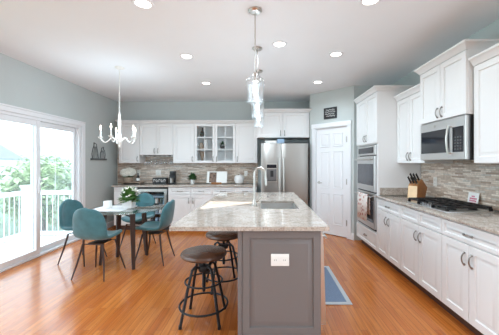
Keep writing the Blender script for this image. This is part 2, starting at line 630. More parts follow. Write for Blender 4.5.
pd = bpy.data.objects.new('door_2', None); COL.objects.link(pd); pd['kind'] = 'structure'
pd['label'] = 'white six-panel pantry door on the angled wall'
m = MB()
cw = 0.075
for a, b in ((u0 - cw, u0), (u1, u1 + cw)):
    m.box(a, -0.018, 0, b, 0, zt + cw, 0.004, 1)
m.box(u0 - cw - 0.006, -0.022, zt, u1 + cw + 0.006, 0, zt + cw + 0.01, 0.004, 1)
m.box(u0, 0, 0, u0 + 0.014, 0.1, zt); m.box(u1 - 0.014, 0, 0, u1, 0.1, zt); m.box(u0 + 0.014, 0, zt - 0.014, u1 - 0.014, 0.1, zt)
m.build('door_casing', 'trim', pd)
a, b = u0 + 0.017, u1 - 0.017
m = MB()
m.box(a, 0.02, 0.012, b, 0.045, zt - 0.017)
TF = lambda p: Vector((p.x, 0.02 - p.z, p.y))
m.T = TF
w2 = (b - a) / 2
for (v0_, v1_) in ((0.22, 0.78), (0.90, 1.58), (1.69, 1.92)):
    for s in (0, 1):
        x0_ = a + 0.1 + s * (w2 - 0.05); x1_ = x0_ + w2 - 0.15
        lp = lambda i, n: [(x0_ + i, v0_ + i, n), (x1_ - i, v0_ + i, n), (x1_ - i, v1_ - i, n), (x0_ + i, v1_ - i, n)]
        m.ring_loops([lp(-0.014, 0.0), lp(-0.007, 0.011), lp(0.004, 0.003), lp(0.014, 0.001), lp(0.036, 0.011), lp(0.038, 0.011)])
m.T = lambda p: p
m.build('door_leaf', 'trim', pd)
m = MB(); m.T = lambda p: Vector((p.x, 0.02 - p.z, p.y))
m.tube([(a + 0.06, 0.99, 0), (a + 0.06, 0.99, 0.008)], 0.026, 16)
m.tube([(a + 0.06, 0.99, 0.008), (a + 0.06, 0.99, 0.045)], 0.009, 10)
m.tube([(a + 0.055, 0.99, 0.045), (a + 0.10, 0.99, 0.045), (a + 0.15, 0.985, 0.04)], [0.011, 0.009, 0.007], 10)
m.build('door_handle', 'nickel', pd)
for z in (0.28, 1.03, 1.80):
    m = MB(); m.box(b - 0.012, -0.0015, z - 0.05, b + 0.02, 0.018, z + 0.05, 0.002, 1); m.tube([(b + 0.004, -0.006, z - 0.052), (b + 0.004, -0.006, z + 0.052)], 0.007, 8)
    m.build('door_hinge', 'nickel', pd)
place(pd, PL, R(-45))

sg = thing('wall_sign', 'small black slate sign with white script above the pantry door', 'sign', (0, 0, 0))
m = MB(); m.box(-0.14, -0.018, -0.105, 0.14, 0, 0.105, 0.003, 1); m.build('sign_board', 'sign', sg)
m = MB()
for row, (zz, x0_, x1_) in enumerate(((0.06, -0.09, 0.10), (0.025, -0.11, 0.11), (-0.015, -0.10, 0.09), (-0.055, -0.08, 0.11))):
    n = 26
    m.tube([(x0_ + (x1_ - x0_) * k / n, -0.02, zz + 0.013 * math.sin(k * 1.9 + row) + 0.005 * math.sin(k * 0.7)) for k in range(n + 1)], 0.0032, 5)
m.build('script_lettering', 'chalk', sg)
d45 = Vector((math.cos(R(-45)), math.sin(R(-45)), 0))
place(sg, PL + d45 * 0.479 + Vector((0, 0, 2.315)), R(-45))

# sliding door
sd = bpy.data.objects.new('door_1', None); COL.objects.link(sd); sd['kind'] = 'structure'
sd['label'] = 'white sliding glass door to the deck'
m = MB()
cz = 2.11
for y0_, y1_ in ((YD0 - 0.09, YD0), (YD1, YD1 + 0.09)):
    m.box(XL + 0.0005, y0_, 0, XL + 0.02, y1_, ZD - 0.0005, 0.004, 1)
m.box(XL + 0.0005, YD0 - 0.09, ZD, XL + 0.02, YD1 + 0.09, cz - 0.02, 0.004, 1)
m.box(XL + 0.0005, YD0 - 0.092, cz - 0.0195, XL + 0.025, YD1 + 0.092, cz + 0.006, 0.004, 1)
m.build('door_casing', 'trim', sd)
m = MB()
m.box(XL - 0.119, YD0 + 0.0005, 0.031, XL - 0.001, YD0 + 0.035, ZD - 0.041); m.box(XL - 0.119, YD1 - 0.035, 0.031, XL - 0.001, YD1 - 0.0005, ZD - 0.041)
m.box(XL - 0.119, YD0 + 0.0005, ZD - 0.04, XL - 0.001, YD1 - 0.0005, ZD - 0.0005)
m.box(XL - 0.064, YD1 - 0.06, 0.031, XL - 0.054, YD1 - 0.0355, ZD - 0.041); m.box(XL - 0.012, YD1 - 0.05, 0.031, XL - 0.003, YD1 - 0.0355, ZD - 0.041)
m.build('door_frame', 'trim', sd)
m = MB(); m.box(XL - 0.12, YD0, 0.0, XL + 0.005, YD1, 0.03, 0.004, 1)
m.build('door_sill', 'trim', sd)


def slider(name, x0_, x1_, ya, yb, st=0.06):
    m = MB()
    za, zb = 0.032, ZD - 0.042
    m.box(x0_, ya, za, x1_, ya + st, zb, 0.004, 1); m.box(x0_, yb - st, za, x1_, yb, zb, 0.004, 1)
    m.box(x0_, ya + st, za, x1_, yb - st, za + 0.075, 0.004, 1); m.box(x0_, ya + st, zb - 0.075, x1_, yb - st, zb, 0.004, 1)
    f = m.build(name, 'trim', sd)
    xm = (x0_ + x1_) / 2
    m = MB(); m.box(xm - 0.004, ya + st - 0.005, za + 0.07, xm + 0.004, yb - st + 0.005, zb - 0.07); m.build('glass_pane', 'doorglass', f)
    return f


slider('sliding_panel', XL - 0.05, XL - 0.012, YD0 + 0.037, 4.14, 0.075)
fx = slider('fixed_panel', XL - 0.108, XL - 0.07, 4.07, YD1 - 0.037)
m = MB(); m.box(XL - 0.092, 4.53, 0.1, XL - 0.086, 4.536, ZD - 0.11); 
m.box(XL - 0.012, 4.085, 0.92, XL + 0.012, 4.115, 1.16, 0.006, 2); m.build('door_handle', 'trim', sd)

# baseboards
m = MB(); m.box(XL, YD1 + 0.092, 0, XL + 0.016, YB, 0.12, 0.004, 1); struct('baseboard_left', m, 'trim')
m = MB(); m.box(XL, 2.5, 0, XL + 0.016, YD0 - 0.092, 0.12, 0.004, 1); struct('baseboard_left_near', m, 'trim')
m = MB(); m.box(-0.0, -0.016, 0, 0.05, 0, 0.12, 0.003, 1); m.box(u1 + cw + 0.001, -0.016, 0, PLEN + 0.006, 0, 0.12, 0.003, 1)
bb = m.build('baseboard_pantry', 'trim'); bb['kind'] = 'structure'
off = Vector(bb.location); rot = Matrix.Rotation(R(-45), 3, 'Z'); bb.location = PL + rot @ off; bb.rotation_euler = (0, 0, R(-45))

# backsplashes
m = MB(); m.box(XL + 0.018, YB - 0.012, 0.917, -0.135, YB - 0.001, 1.56); o = struct('trim_1', m, 'mosaic_back'); o['label'] = 'linear mosaic tile backsplash on the back wall'
m = MB(); m.box(XR - 0.012, 1.0, 0.917, XR - 0.001, 3.962, 1.45); o = struct('trim_2', m, 'mosaic_side'); o['label'] = 'linear mosaic tile backsplash behind the cooktop'

# ------------------------------------------------------------------ cabinets
CROWN = [(0, 0), (0.006, 0), (0.012, 0.012), (0.035, 0.045), (0.05, 0.052), (0.05, 0.07), (0, 0.07)]


def crown_u(name, root, xs, ys, z, facing):
    """crown on the front and both returns. xs=(x0,x1), ys=(y0,y1)"""
    m = MB()
    x0, x1 = xs; y0, y1 = ys
    prof = [(o, z + h) for o, h in CROWN]
    if facing == 'back':
        path = [((x0, y1), (-1, 0)), ((x0, y0), (-1, -1)), ((x1, y0), (1, -1)), ((x1, y1), (1, 0))]
    elif facing == 'back_flush':
        path = [((x0, y0), (0, -1)), ((x1, y0), (0, -1))]
    elif facing == 'right':
        path = [((x1, y1), (0, 1)), ((x0, y1), (-1, 1)), ((x0, y0), (-1, -1)), ((x1, y0), (0, -1))]
    elif facing == 'right_flush':
        path = [((x0, y1), (-1, 0)), ((x0, y0), (-1, 0))]
    elif facing == 'right_far':      # mitred return only at the near end
        path = [((x0, y1), (-1, 0)), ((x0, y0), (-1, -1)), ((x1, y0), (0, -1))]
    crown_front(m, prof, path)
    return m.build('crown_moulding', 'cab', root)


def wall_cab_back(label, x0, x1, z0, z1, yf, doors, handles, crown='back_flush', group='white wall cabinets on the back wall', name='wall_cabinet', glass=False):
    """doors: list of (u0,u1); handles: list of u positions at door foot"""
    r = thing(name, label, 'cabinet', ((x0 + x1) / 2, yf + 0.16, z0), group)
    yb = YB - 0.013 if z0 < 1.6 else YB - 0.001
    yb = YB - 0.002 if z0 > 1.56 else YB - 0.0135
    m = MB()
    t = 0.018
    m.box(x0, yf, z0, x0 + t, yb, z1); m.box(x1 - t, yf, z0, x1, yb, z1)
    m.box(x0 + t, yf, z0, x1 - t, yb, z0 + t); m.box(x0 + t, yf, z1 - t, x1 - t, yb, z1)
    if not glass:
        m.box(x0 + t, yf, z0 + t, x1 - t, yf + 0.01, z1 - t)
    m.build('cabinet_body', 'cab', r)
    if glass:
        m = MB(); m.box(x0 + t, yb - 0.012, z0 + t, x1 - t, yb - 0.002, z1 - t); m.build('back_panel', 'inner', r)
        for k in (1, 2):
            m = MB(); zz = z0 + (z1 - z0) * k / 3; m.box(x0 + t + 0.001, yf + 0.03, zz - 0.008, x1 - t - 0.001, yb - 0.013, zz + 0.008); m.build('shelf', 'inner', r)
    T = face_back(yf - 0.001)
    for i, (a, b) in enumerate(doors):
        a += 0.002; b -= 0.002
        if glass:
            m = MB(T); s = 0.05
            m.box(a, z0 + 0.004, 0, a + s, z1 - 0.004, 0.02, 0.002, 1); m.box(b - s, z0 + 0.004, 0, b, z1 - 0.004, 0.02, 0.002, 1)
            m.box(a + s, z0 + 0.004, 0, b - s, z0 + 0.004 + s, 0.02); m.box(a + s, z1 - 0.004 - s, 0, b - s, z1 - 0.004, 0.02)
            xm = (a + b) / 2; za, zb = z0 + 0.004 + s, z1 - 0.004 - s
            m.box(xm - 0.007, za, 0.004, xm + 0.007, zb, 0.018)
            for k in (1, 2):
                zz = za + (zb - za) * k / 3
                m.box(a + s, zz - 0.007, 0.004, b - s, zz + 0.007, 0.018)
            d = m.build('glazed_door', 'cab', r)
            m = MB(T); m.box(a + s - 0.004, za - 0.004, 0.007, b - s + 0.004, zb + 0.004, 0.010); m.build('glass_pane', 'glass', d)
        else:
            m = raised_panel(MB(T), a, z0 + 0.004, b, z1 - 0.004)
            d = m.build('door', 'cab', r)
        hu = handles[i]
        if hu is not None:
            m = pull(MB(T), (hu, z0 + 0.04), (hu, z0 + 0.135), 0.02)
            m.build('handle', 'pewter', d)
    if crown: crown_u('crown', r, (x0, x1), (yf - 0.02, yb), z1, crown)
    return r


YU = 5.96          # carcass front of back uppers; doors proud to 5.94
ZU0, ZU1 = 1.367, 2.205
wall_cab_back('single-door white wall cabinet nearest the dining corner above the flowers', -3.083, -2.645, ZU0, ZU1, YU, [(-3.083, -2.645)], [-2.685], 'back')
rackcab = wall_cab_back('shorter double-door white wall cabinet with stemware rack over the drinks fridge', -2.643, -1.932, 1.54, ZU1, YU, [(-2.643, -2.288), (-2.288, -1.932)], [-2.325, -2.25])
wall_cab_back('single-door white wall cabinet between stemware rack cabinet and glazed cabinet', -1.93, -1.479, ZU0, ZU1, YU, [(-1.93, -1.479)], [-1.52])
glz = wall_cab_back('white wall cabinet with two glazed six-pane doors showing shelves', -1.477, -0.607, ZU0, ZU1, YU, [(-1.477, -1.042), (-1.042, -0.607)], [-1.08, -1.004], glass=True)
wall_cab_back('single-door white wall cabinet between glazed cabinet and refrigerator', -0.605, -0.142, ZU0, ZU1, YU, [(-0.605, -0.142)], [-0.565])
wall_cab_back('deep double-door white cabinet mounted over the refrigerator', -0.14, 0.918, 1.885, 2.39, 5.68, [(-0.12, 0.375), (0.375, 0.87)], [0.335, 0.415], 'back', group='deep wall cabinets')

# stemware rack rails on the short cabinet
for k in range(7):
    m = MB(); x = -2.60 + k * 0.105
    m.box(x - 0.006, 5.98, 1.515, x + 0.006, 6.24, 1.5385); m.box(x - 0.022, 5.98, 1.508, x + 0.022, 6.24, 1.515)
    m.build('rack_rail', 'cab', rackcab)
gl = None
gpos = []
for row, y in enumerate((6.03, 6.15)):
    for k in range(6):
        gpos.append((-2.5475 + k * 0.105, y))
for i, (x, y) in enumerate(gpos):
    if gl is None:
        gl = thing('wine_glass', 'clear stemmed glass hanging upside down from the rack over the drinks fridge', 'wine glass', (0, 0, 0), 'stemmed glasses hanging in the rack')
        m = MB(); m.lathe([(0.0, 0.0), (0.033, -0.001), (0.033, -0.004), (0.006, -0.008)], seg=16, cap=False); m.build('foot', 'shadeglass', gl)
        m = MB(); m.lathe([(0.004, -0.006), (0.0035, -0.07), (0.008, -0.082)], seg=10); m.build('stem', 'shadeglass', gl)
        m = MB(); m.lathe([(0.004, -0.08), (0.024, -0.092), (0.038, -0.12), (0.039, -0.145), (0.031, -0.185), (0.029, -0.185), (0.037, -0.145), (0.036, -0.121), (0.022, -0.095), (0.0, -0.086)], seg=16, cap=False); m.build('bowl', 'shadeglass', gl)
        g = gl
    else:
        g = dup(gl)
    g.location = (x, y, 1.5195)


def base_cab(label, T, a, b, z1, drawers, doors, dhand, vhand, group, loc, depth=0.58, name='base_cabinet', toe_mat='toekick'):
    """T maps (u, v, n); carcass behind n=0; doors 20 mm proud"""
    r = thing(name, label, 'cabinet', loc, group)
    m = MB(T); m.box(a, 0.105, -depth, b, z1, -0.001); m.build('cabinet_body', 'cab', r)
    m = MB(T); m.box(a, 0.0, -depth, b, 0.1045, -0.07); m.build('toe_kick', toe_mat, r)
    for (da, db), hn in zip(drawers, dhand):
        m = raised_panel(MB(T), da + 0.003, 0.735, db - 0.003, z1 - 0.012, 0.02, 0.03); d = m.build('drawer', 'cab', r)
        if hn is not None:
            m = pull(MB(T), (hn - 0.05, 0.80), (hn + 0.05, 0.80), 0.02); m.build('handle', 'pewter', d)
    for (da, db), hn in zip(doors, vhand):
        m = raised_panel(MB(T), da + 0.003, 0.118, db - 0.003, 0.725, 0.02, 0.06); d = m.build('door', 'cab', r)
        if hn is not None:
            m = pull(MB(T), (hn, 0.56), (hn, 0.66), 0.02, r=0.006); m.build('handle', 'pewter', d)
    return r


YF = 5.68
TB = face_back(YF)
ZT = 0.883
base_cab('narrow white base cabinet at the dining end of the back counter', TB, -3.04, -2.572, ZT, [(-3.04, -2.572)], [(-3.04, -2.572)], [-2.81], [-2.61], 'white base cabinets under the back counter', (-2.81, 5.97, 0))
base_cab('white double-door base cabinet beside the drinks fridge', TB, -1.945, -1.052, ZT, [(-1.925, -1.478), (-1.478, -1.052)], [(-1.925, -1.478), (-1.478, -1.052)], [-1.70, -1.265], [-1.52, -1.436], 'white base cabinets under the back counter', (-1.5, 5.97, 0))
base_cab('white double-door base cabinet beside the refrigerator', TB, -1.05, -0.15, ZT, [(-1.05, -0.606), (-0.606, -0.15)], [(-1.05, -0.606), (-0.606, -0.15)], [-0.83, -0.38], [-0.65, -0.565], 'white base cabinets under the back counter', (-0.6, 5.97, 0))

# beverage cooler
bc = thing('beverage_cooler', 'stainless under-counter drinks fridge with glass door', 'fridge', (-2.26, 5.95, 0))
m = MB(); x0, x1 = -2.566, -1.951
m.box(x0, 5.70, 0.09, x0 + 0.02, 6.24, 0.875); m.box(x1 - 0.02, 5.70, 0.09, x1, 6.24, 0.875); m.box(x0 + 0.02, 5.70, 0.855, x1 - 0.02, 6.24, 0.875); m.box(x0 + 0.02, 5.70, 0.09, x1 - 0.02, 6.24, 0.13)
m.box(x0 + 0.02, 6.2, 0.13, x1 - 0.02, 6.24, 0.855)
m.build('cooler_body', 'black', bc)
m = MB(); m.box(x0 + 0.01, 5.74, 0, x1 - 0.01, 6.2, 0.088); m.build('base_grille', 'black', bc)
m = MB(); s = 0.055
m.box(x0 + 0.012, 5.655, 0.1, x0 + s + 0.012, 5.695, 0.845, 0.004, 1); m.box(x1 - s - 0.012, 5.655, 0.1, x1 - 0.012, 5.695, 0.845, 0.004, 1)
m.box(x0 + s + 0.012, 5.655, 0.1, x1 - s - 0.012, 5.695, 0.16); m.box(x0 + s + 0.012, 5.655, 0.79, x1 - s - 0.012, 5.695, 0.845)
dr = m.build('glass_door', 'steel', bc)
m = MB(); m.box(x0 + s + 0.008, 5.67, 0.155, x1 - s - 0.008, 5.676, 0.795); m.build('glass_pane', 'glass', dr)
m = MB(); m.tube([(x1 - 0.04, 5.615, 0.25), (x1 - 0.04, 5.615, 0.72)], 0.009, 10); m.tube([(x1 - 0.04, 5.615, 0.3), (x1 - 0.04, 5.656, 0.3)], 0.006, 8); m.tube([(x1 - 0.04, 5.615, 0.67), (x1 - 0.04, 5.656, 0.67)], 0.006, 8)
m.build('handle', 'steel', dr)
for z in (0.34, 0.52, 0.68):
    m = MB()
    for k in range(9):
        m.tube([(x0 + 0.025, 5.72 + k * 0.055, z), (x1 - 0.025, 5.72 + k * 0.055, z)], 0.003, 6)
    m.box(x0 + 0.025, 5.705, z - 0.012, x1 - 0.025, 5.718, z + 0.01)
    m.build('wire_shelf', 'screen', bc)
ci = 0
for z in (0.132, 0.3445, 0.5245):
    for k in range(6):
        x = x0 + 0.1 + k * 0.082
        m = MB(); m.lathe([(0.0, 0), (0.03, 0), (0.032, 0.006), (0.032, 0.1), (0.026, 0.112), (0, 0.112)], (x, 5.80, z), 14)
        o = m.build('drink_can', ('screen', 'white', 'black', 'blueplastic')[(k + ci) % 4])
        tag(o, 'drink can standing inside the glass-door drinks fridge', 'can', 'cans in the drinks fridge')
    ci += 1

# back countertop
m = MB(); m.box(-3.075, 5.635, 0.885, -0.142, YB - 0.002, 0.915, 0.006, 2)
tag(m.build('countertop', 'granite'), 'long polished granite countertop along the back wall', 'countertop')

# ------------------------------------------------------------------ refrigerator
fr = thing('refrigerator', 'large stainless side-by-side refrigerator with door dispenser', 'refrigerator', (0.40, 5.9, 0))
FX0, FX1, FXM, FZ = -0.058, 0.868, 0.342, 1.755
m = MB(); m.box(FX0 + 0.003, 5.575, 0.02, FX1 - 0.003, 6.25, FZ - 0.02, 0.004, 1); m.build('fridge_body', 'black', fr)


def curved_door(mb, a, b, z0, z1, y0, y1, bow=0.012):
    n = 10
    lo, up = [], []
    pts = []
    for k in range(n + 1):
        t = k / n
        pts.append((a + (b - a) * t, y0 - bow * (1 - (2 * t - 1) ** 4)))
    poly = pts + [(b, y1), (a, y1)]
    mb.hexa([(x, y, z0) for x, y in poly], [(x, y, z1) for x, y in poly])


m = MB()
curved_door(m, FX0, FXM - 0.003, 0.09, FZ, 5.51, 5.57)
dl = m.build('freezer_door', 'steel', fr)
m = MB(); curved_door(m, FXM + 0.003, FX1, 0.09, FZ, 5.51, 5.57); drr = m.build('fridge_door', 'steel', fr)
m = MB(); m.box(FX0 + 0.02, 5.54, 0.005, FX1 - 0.02, 5.575, 0.085); m.build('kick_grille', 'black', fr)
for x, p in ((FXM - 0.045, dl), (FXM + 0.045, drr)):
    m = MB(); n = 12
    m.tube([(x, 5.455 - 0.02 * math.sin(PI * k / n), 0.55 + 0.92 * k / n) for k in range(n + 1)], 0.013, 10)
    m.tube([(x, 5.46, 0.6), (x, 5.505, 0.6)], 0.01, 8); m.tube([(x, 5.46, 1.42), (x, 5.505, 1.42)], 0.01, 8)
    m.build('handle', 'nickel', p)
m = MB(); m.box(0.035, 5.488, 0.99, 0.265, 5.497, 1.36, 0.003, 1); dp = m.build('dispenser', 'nickel', dl)
m = MB(); m.box(0.055, 5.482, 1.27, 0.245, 5.487, 1.34, 0.002, 1); m.build('dispenser_display', 'blackglass', dp)
m = MB(); m.box(0.055, 5.4835, 1.02, 0.245, 5.487, 1.25); m.build('dispenser_recess', 'steel_dark', dp)
m = MB(); m.box(0.125, 5.474, 1.10, 0.185, 5.483, 1.22, 0.004, 1); m.box(0.06, 5.46, 1.02, 0.24, 5.483, 1.03); m.build('dispenser_paddle', 'black', dp)
m = MB(); m.box(0.02, 5.52, FZ + 0.001, 0.25, 6.0, FZ + 0.055, 0.006, 2); tag(m.build('storage_box', 'paper'), 'flat white box lying on top of the refrigerator', 'box')
m = MB(); m.box(0.262, 5.50, FZ + 0.001, 0.40, 5.85, FZ + 0.09, 0.006, 2); tag(m.build('storage_bin', 'blueplastic'), 'pale blue bin standing on top of the refrigerator', 'bin')

# ------------------------------------------------------------------ right run
XF = 1.62                       # carcass face; doors proud to 1.60
TR = face_right(XF)
OY0, OY1 = 3.972, 4.845
oc = thing('oven_cabinet', 'tall white cabinet housing the double wall oven', 'cabinet', (1.92, 4.4, 0))
m = MB()
xb = XR - 0.002
m.box(XF, OY0, 0.105, xb, OY0 + 0.02, 2.39); m.box(XF, OY1 - 0.02, 0.105, xb, OY1, 2.39)
m.box(XF, OY0 + 0.02, 0.105, xb, OY1 - 0.02, 0.37); m.box(XF, OY0 + 0.02, 1.645, xb, OY1 - 0.02, 2.39)
m.box(XF, OY0 + 0.02, 0.37, XF + 0.02, OY0 + 0.055, 1.645); m.box(XF, OY1 - 0.055, 0.37, XF + 0.02, OY1 - 0.02, 1.645)
m.box(xb - 0.02, OY0 + 0.02, 0.37, xb, OY1 - 0.02, 1.645)
m.build('cabinet_body', 'cab', oc)
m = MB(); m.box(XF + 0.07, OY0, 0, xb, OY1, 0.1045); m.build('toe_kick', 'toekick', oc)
ym = (OY0 + OY1) / 2
for a, b, hn in ((OY0, ym, ym - 0.04), (ym, OY1, ym + 0.04)):
    m = raised_panel(MB(TR), a + 0.004, 1.66, b - 0.004, 2.385); d = m.build('door', 'cab', oc)
    m = pull(MB(TR), (hn, 1.70), (hn, 1.80), 0.02); m.build('handle', 'pewter', d)
m = raised_panel(MB(TR), OY0 + 0.004, 0.118, OY1 - 0.004, 0.36, 0.02, 0.04); d = m.build('drawer', 'cab', oc)
m = pull(MB(TR), (ym - 0.05, 0.24), (ym + 0.05, 0.24), 0.02); m.build('handle', 'pewter', d)
crown_u('crown', oc, (1.60, xb), (OY0, OY1), 2.39, 'right_far')

ov = thing('double_wall_oven', 'stainless double wall oven with a towel on its lower door', 'oven', (1.9, 4.4, 0.38))
oy0, oy1 = OY0 + 0.06, OY1 - 0.06
m = MB(); m.box(XF + 0.022, oy0, 0.38, xb - 0.03, oy1, 1.635); m.build('oven_body', 'black', ov)
m = MB(); m.box(1.598, oy0 - 0.02, 1.49, XF + 0.018, oy1 + 0.02, 1.635, 0.003, 1) if False else m.box(1.598, oy0, 1.49, XF + 0.018, oy1, 1.632, 0.003, 1); cp = m.build('control_panel', 'steel_light', ov)
m = MB(); m.box(1.595, oy0 + 0.06, 1.515, 1.5978, oy1 - 0.06, 1.605); m.build('display', 'blackglass', cp)


def oven_door(z0, z1):
    m = MB(); m.box(1.590, oy0, z0, XF + 0.018, oy1, z1, 0.004, 1); d = m.build('oven_door', 'steel_light', ov)
    m = MB(); m.box(1.5855, oy0 + 0.05, z0 + 0.09, 1.5895, oy1 - 0.05, z1 - 0.12); m.build('oven_window', 'ovenglass', d)
    m = MB(); m.tube([(1.545, oy0 + 0.03, z1 - 0.05), (1.545, oy1 - 0.03, z1 - 0.05)], 0.012, 12)
    for y in (oy0 + 0.07, oy1 - 0.07): m.tube([(1.545, y, z1 - 0.05), (1.591, y, z1 - 0.05)], 0.008, 8)
    m.build('handle', 'nickel', d)


oven_door(0.945, 1.475)
oven_door(0.405, 0.925)
for z0_, z1_ in ((0.9265, 0.9435), (0.382, 0.403)):
    m = MB(); m.box(1.61, oy0, z0_, XF + 0.018, oy1, z1_); m.build('vent_trim', 'black', ov)

# towel over lower handle
m = MB(); n = 14
ty0, ty1 = 4.14, 4.56
outer = []
for k in range(n + 1):
    y = ty0 + (ty1 - ty0) * k / n
    wv = 0.004 * math.sin(k * 1.7)
    row = [(1.5655, y, 0.60), (1.5645, y, 0.86), (1.557, y, 0.89), (1.545, y, 0.8955), (1.531, y, 0.888), (1.527 + wv * 0.5, y, 0.80), (1.522 + wv, y + 0.01 * (0.5 - k / n), 0.50)]
    outer.append(row)
vv = [[m.v(p) for p in row] for row in outer]
for a, b in zip(vv, vv[1:]):
    for k in range(len(a) - 1): m.bm.faces.new((a[k], a[k + 1], b[k + 1], b[k]))
o = m.build('dish_towel', 'towel'); sm = o.modifiers.new('thickness', 'SOLIDIFY'); sm.thickness = 0.004; sm.offset = 1
tag(o, 'pink floral dish towel hanging over the lower oven handle', 'towel')

UB = [('white double-door base cabinet with one drawer beside the wall oven', 3.282, 3.968, [(3.282, 3.968)], [3.62]),
      ('white double-door base cabinet with two drawer fronts under the gas cooktop', 2.522, 3.28, [(2.522, 2.901), (2.901, 3.28)], [None, None]),
      ('white double-door base cabinet with one wide drawer on the near side of the cooktop', 1.86, 2.52, [(1.86, 2.52)], [2.19]),
      ('white double-door base cabinet at the near end of the counter run', 1.10, 1.858, [(1.10, 1.858)], [1.48])]
for lab, a, b, drw, dh in UB:
    mid = (a + b) / 2
    base_cab(lab, TR, a, b, ZT, drw, [(a, mid), (mid, b)], dh, [mid - 0.04, mid + 0.04], 'white base cabinets under the cooktop counter', (1.92, mid, 0))
m = MB(); m.box(1.575, 1.08, 0.885, XR - 0.002, 3.97, 0.915, 0.006, 2)
o = tag(m.build('countertop', 'granite'), 'polished granite countertop carrying the gas cooktop', 'countertop')
m = MB(); m.box(1.64, 3.952, 0.9165, XR - 0.014, 3.970, 1.02, 0.002, 1)
o = struct('trim_3', m, 'granite'); o['label'] = 'granite upstand against the oven cabinet'


def wall_cab_right(label, y0, y1, z0, z1, xf, crown, name='wall_cabinet', hz=0.04, group='white wall cabinets on the cooktop wall'):
    r = thing(name, label, 'cabinet', ((xf + XR) / 2, (y0 + y1) / 2, z0), group)
    xb_ = XR - (0.0135 if z0 < 1.46 else 0.002)
    m = MB(); m.box(xf, y0, z0, xb_, y1, z1); m.build('cabinet_body', 'cab', r)
    T = face_right(xf - 0.001)
    mid = (y0 + y1) / 2
    for a, b, hn in ((y0, mid, mid - 0.035), (mid, y1, mid + 0.035)):
        m = raised_panel(MB(T), a + 0.003, z0 + 0.004, b - 0.003, z1 - 0.004); d = m.build('door', 'cab', r)
        m = pull(MB(T), (hn, z0 + hz), (hn, z0 + hz + 0.1), 0.02, r=0.006); m.build('handle', 'pewter', d)
    crown_u('crown', r, (xf - 0.02, xb_), (y0, y1), z1, crown)
    return r


wall_cab_right('white double-door wall cabinet between the wall oven and microwave', 3.285, 3.968, 1.365, 2.24, 1.905, 'right_flush')
wall_cab_right('taller projecting white double-door wall cabinet above the microwave', 2.535, 3.283, 1.815, 2.40, 1.85, 'right', hz=0.03)
wall_cab_right('white double-door wall cabinet on the near side of the microwave', 1.75, 2.518, 1.365, 2.24, 1.905, 'right_flush')

mw = thing('microwave', 'stainless over-range microwave above the gas cooktop', 'microwave', (2.03, 2.91, 1.40))
my0, my1 = 2.54, 3.278
m = MB(); m.box(1.86, my0, 1.40, XR - 0.014, my1, 1.811, 0.003, 1); m.build('microwave_body', 'steel_dark', mw)
m = MB(); m.box(1.83, my0, 1.402, 1.859, my1, 1.809, 0.004, 1); md = m.build('front_panel', 'steel_light', mw)
m = MB(); m.box(1.8265, my0 + 0.225, 1.475, 1.8295, my1 - 0.025, 1.715); m.build('door_window', 'blackglass', md)
m = MB(); m.box(1.8265, my0 + 0.03, 1.475, 1.8295, my0 + 0.175, 1.715); kp = m.build('keypad', 'blackglass', md)
m = MB()
for r_ in range(5):
    for c_ in range(3):
        m.box(1.8255, my0 + 0.05 + c_ * 0.037, 1.495 + r_ * 0.028, 1.8263, my0 + 0.073 + c_ * 0.037, 1.51 + r_ * 0.028)
m.build('keypad_buttons', 'steel_dark', kp)
m = MB(); n = 12
m.tube([(1.80 - 0.016 * math.sin(PI * k / n), my0 + 0.20, 1.455 + 0.28 * k / n) for k in range(n + 1)], 0.011, 10)
m.tube([(1.80, my0 + 0.20, 1.465), (1.831, my0 + 0.20, 1.465)], 0.009, 8); m.tube([(1.80, my0 + 0.20, 1.725), (1.831, my0 + 0.20, 1.725)], 0.009, 8)
m.build('handle', 'nickel', md)
m = MB(); m.tube([(1.826, my0 + 0.46, 1.762), (1.83, my0 + 0.46, 1.762)], 0.014, 16); m.build('round_badge', 'nickel', md)

# cooktop
ck = thing('gas_cooktop', 'stainless gas cooktop with black cast iron grates', 'cooktop', (1.92, 2.9, 0.915))
cy0, cy1, cx0, cx1 = 2.55, 3.25, 1.66, 2.10
m = MB(); m.box(cx0, cy0, 0.9155, cx1, cy1, 0.926, 0.004, 2); m.build('steel_tray', 'steel_light', ck)
for bx, by, rr in ((1.78, 2.67, 0.045), (1.99, 2.67, 0.038), (1.91, 2.90, 0.055), (1.78, 3.13, 0.038), (1.99, 3.13, 0.045)):
    m = MB(); m.lathe([(0, 0), (rr, 0), (rr, 0.008), (rr * 0.85, 0.012), (rr * 0.85, 0.018), (0, 0.02)], (bx, by, 0.9262), 20); m.build('burner', 'black', ck)
for a, b in ((cy0 + 0.01, cy0 + 0.245), (cy0 + 0.25, cy0 + 0.48), (cy0 + 0.485, cy1 - 0.01)):
    m = MB(); x0, x1, zt_, h = cx0 + 0.02, cx1 - 0.02, 0.972, 0.018
    if a == cy0 + 0.25: x0 += 0.075
    for xx in (x0, (x0 + x1) / 2, x1): m.box(xx - 0.009, a, zt_ - h, xx + 0.009, b, zt_, 0.003, 1)
    for yy in (a + 0.007, (a + b) / 2, b - 0.007): m.box(x0, yy - 0.009, zt_ - h, x1, yy + 0.009, zt_, 0.003, 1)
    for xx in (x0, x1):
        for yy in (a + 0.007, b - 0.007): m.box(xx - 0.012, yy - 0.009, 0.9265, xx + 0.012, yy + 0.009, zt_ - h)
    for q in (0.27, 0.73):
        m.box(x0 + (x1 - x0) * q - 0.005, a + 0.04, zt_ - h, x0 + (x1 - x0) * q + 0.005, b - 0.04, zt_ + 0.003)
    m.build('grate', 'iron', ck)
for k in range(5):
    m = MB(); m.lathe([(0, 0), (0.018, 0), (0.016, 0.026), (0, 0.028)], (cx0 + 0.045, 2.90 + (k - 2) * 0.044, 0.9262), 16); m.build('knob', 'steel_dark', ck)

# knife block
kb = thing('knife_block', 'light wooden knife block on the granite beside the cooktop', 'knife block', (0, 0, 0))
m = MB()
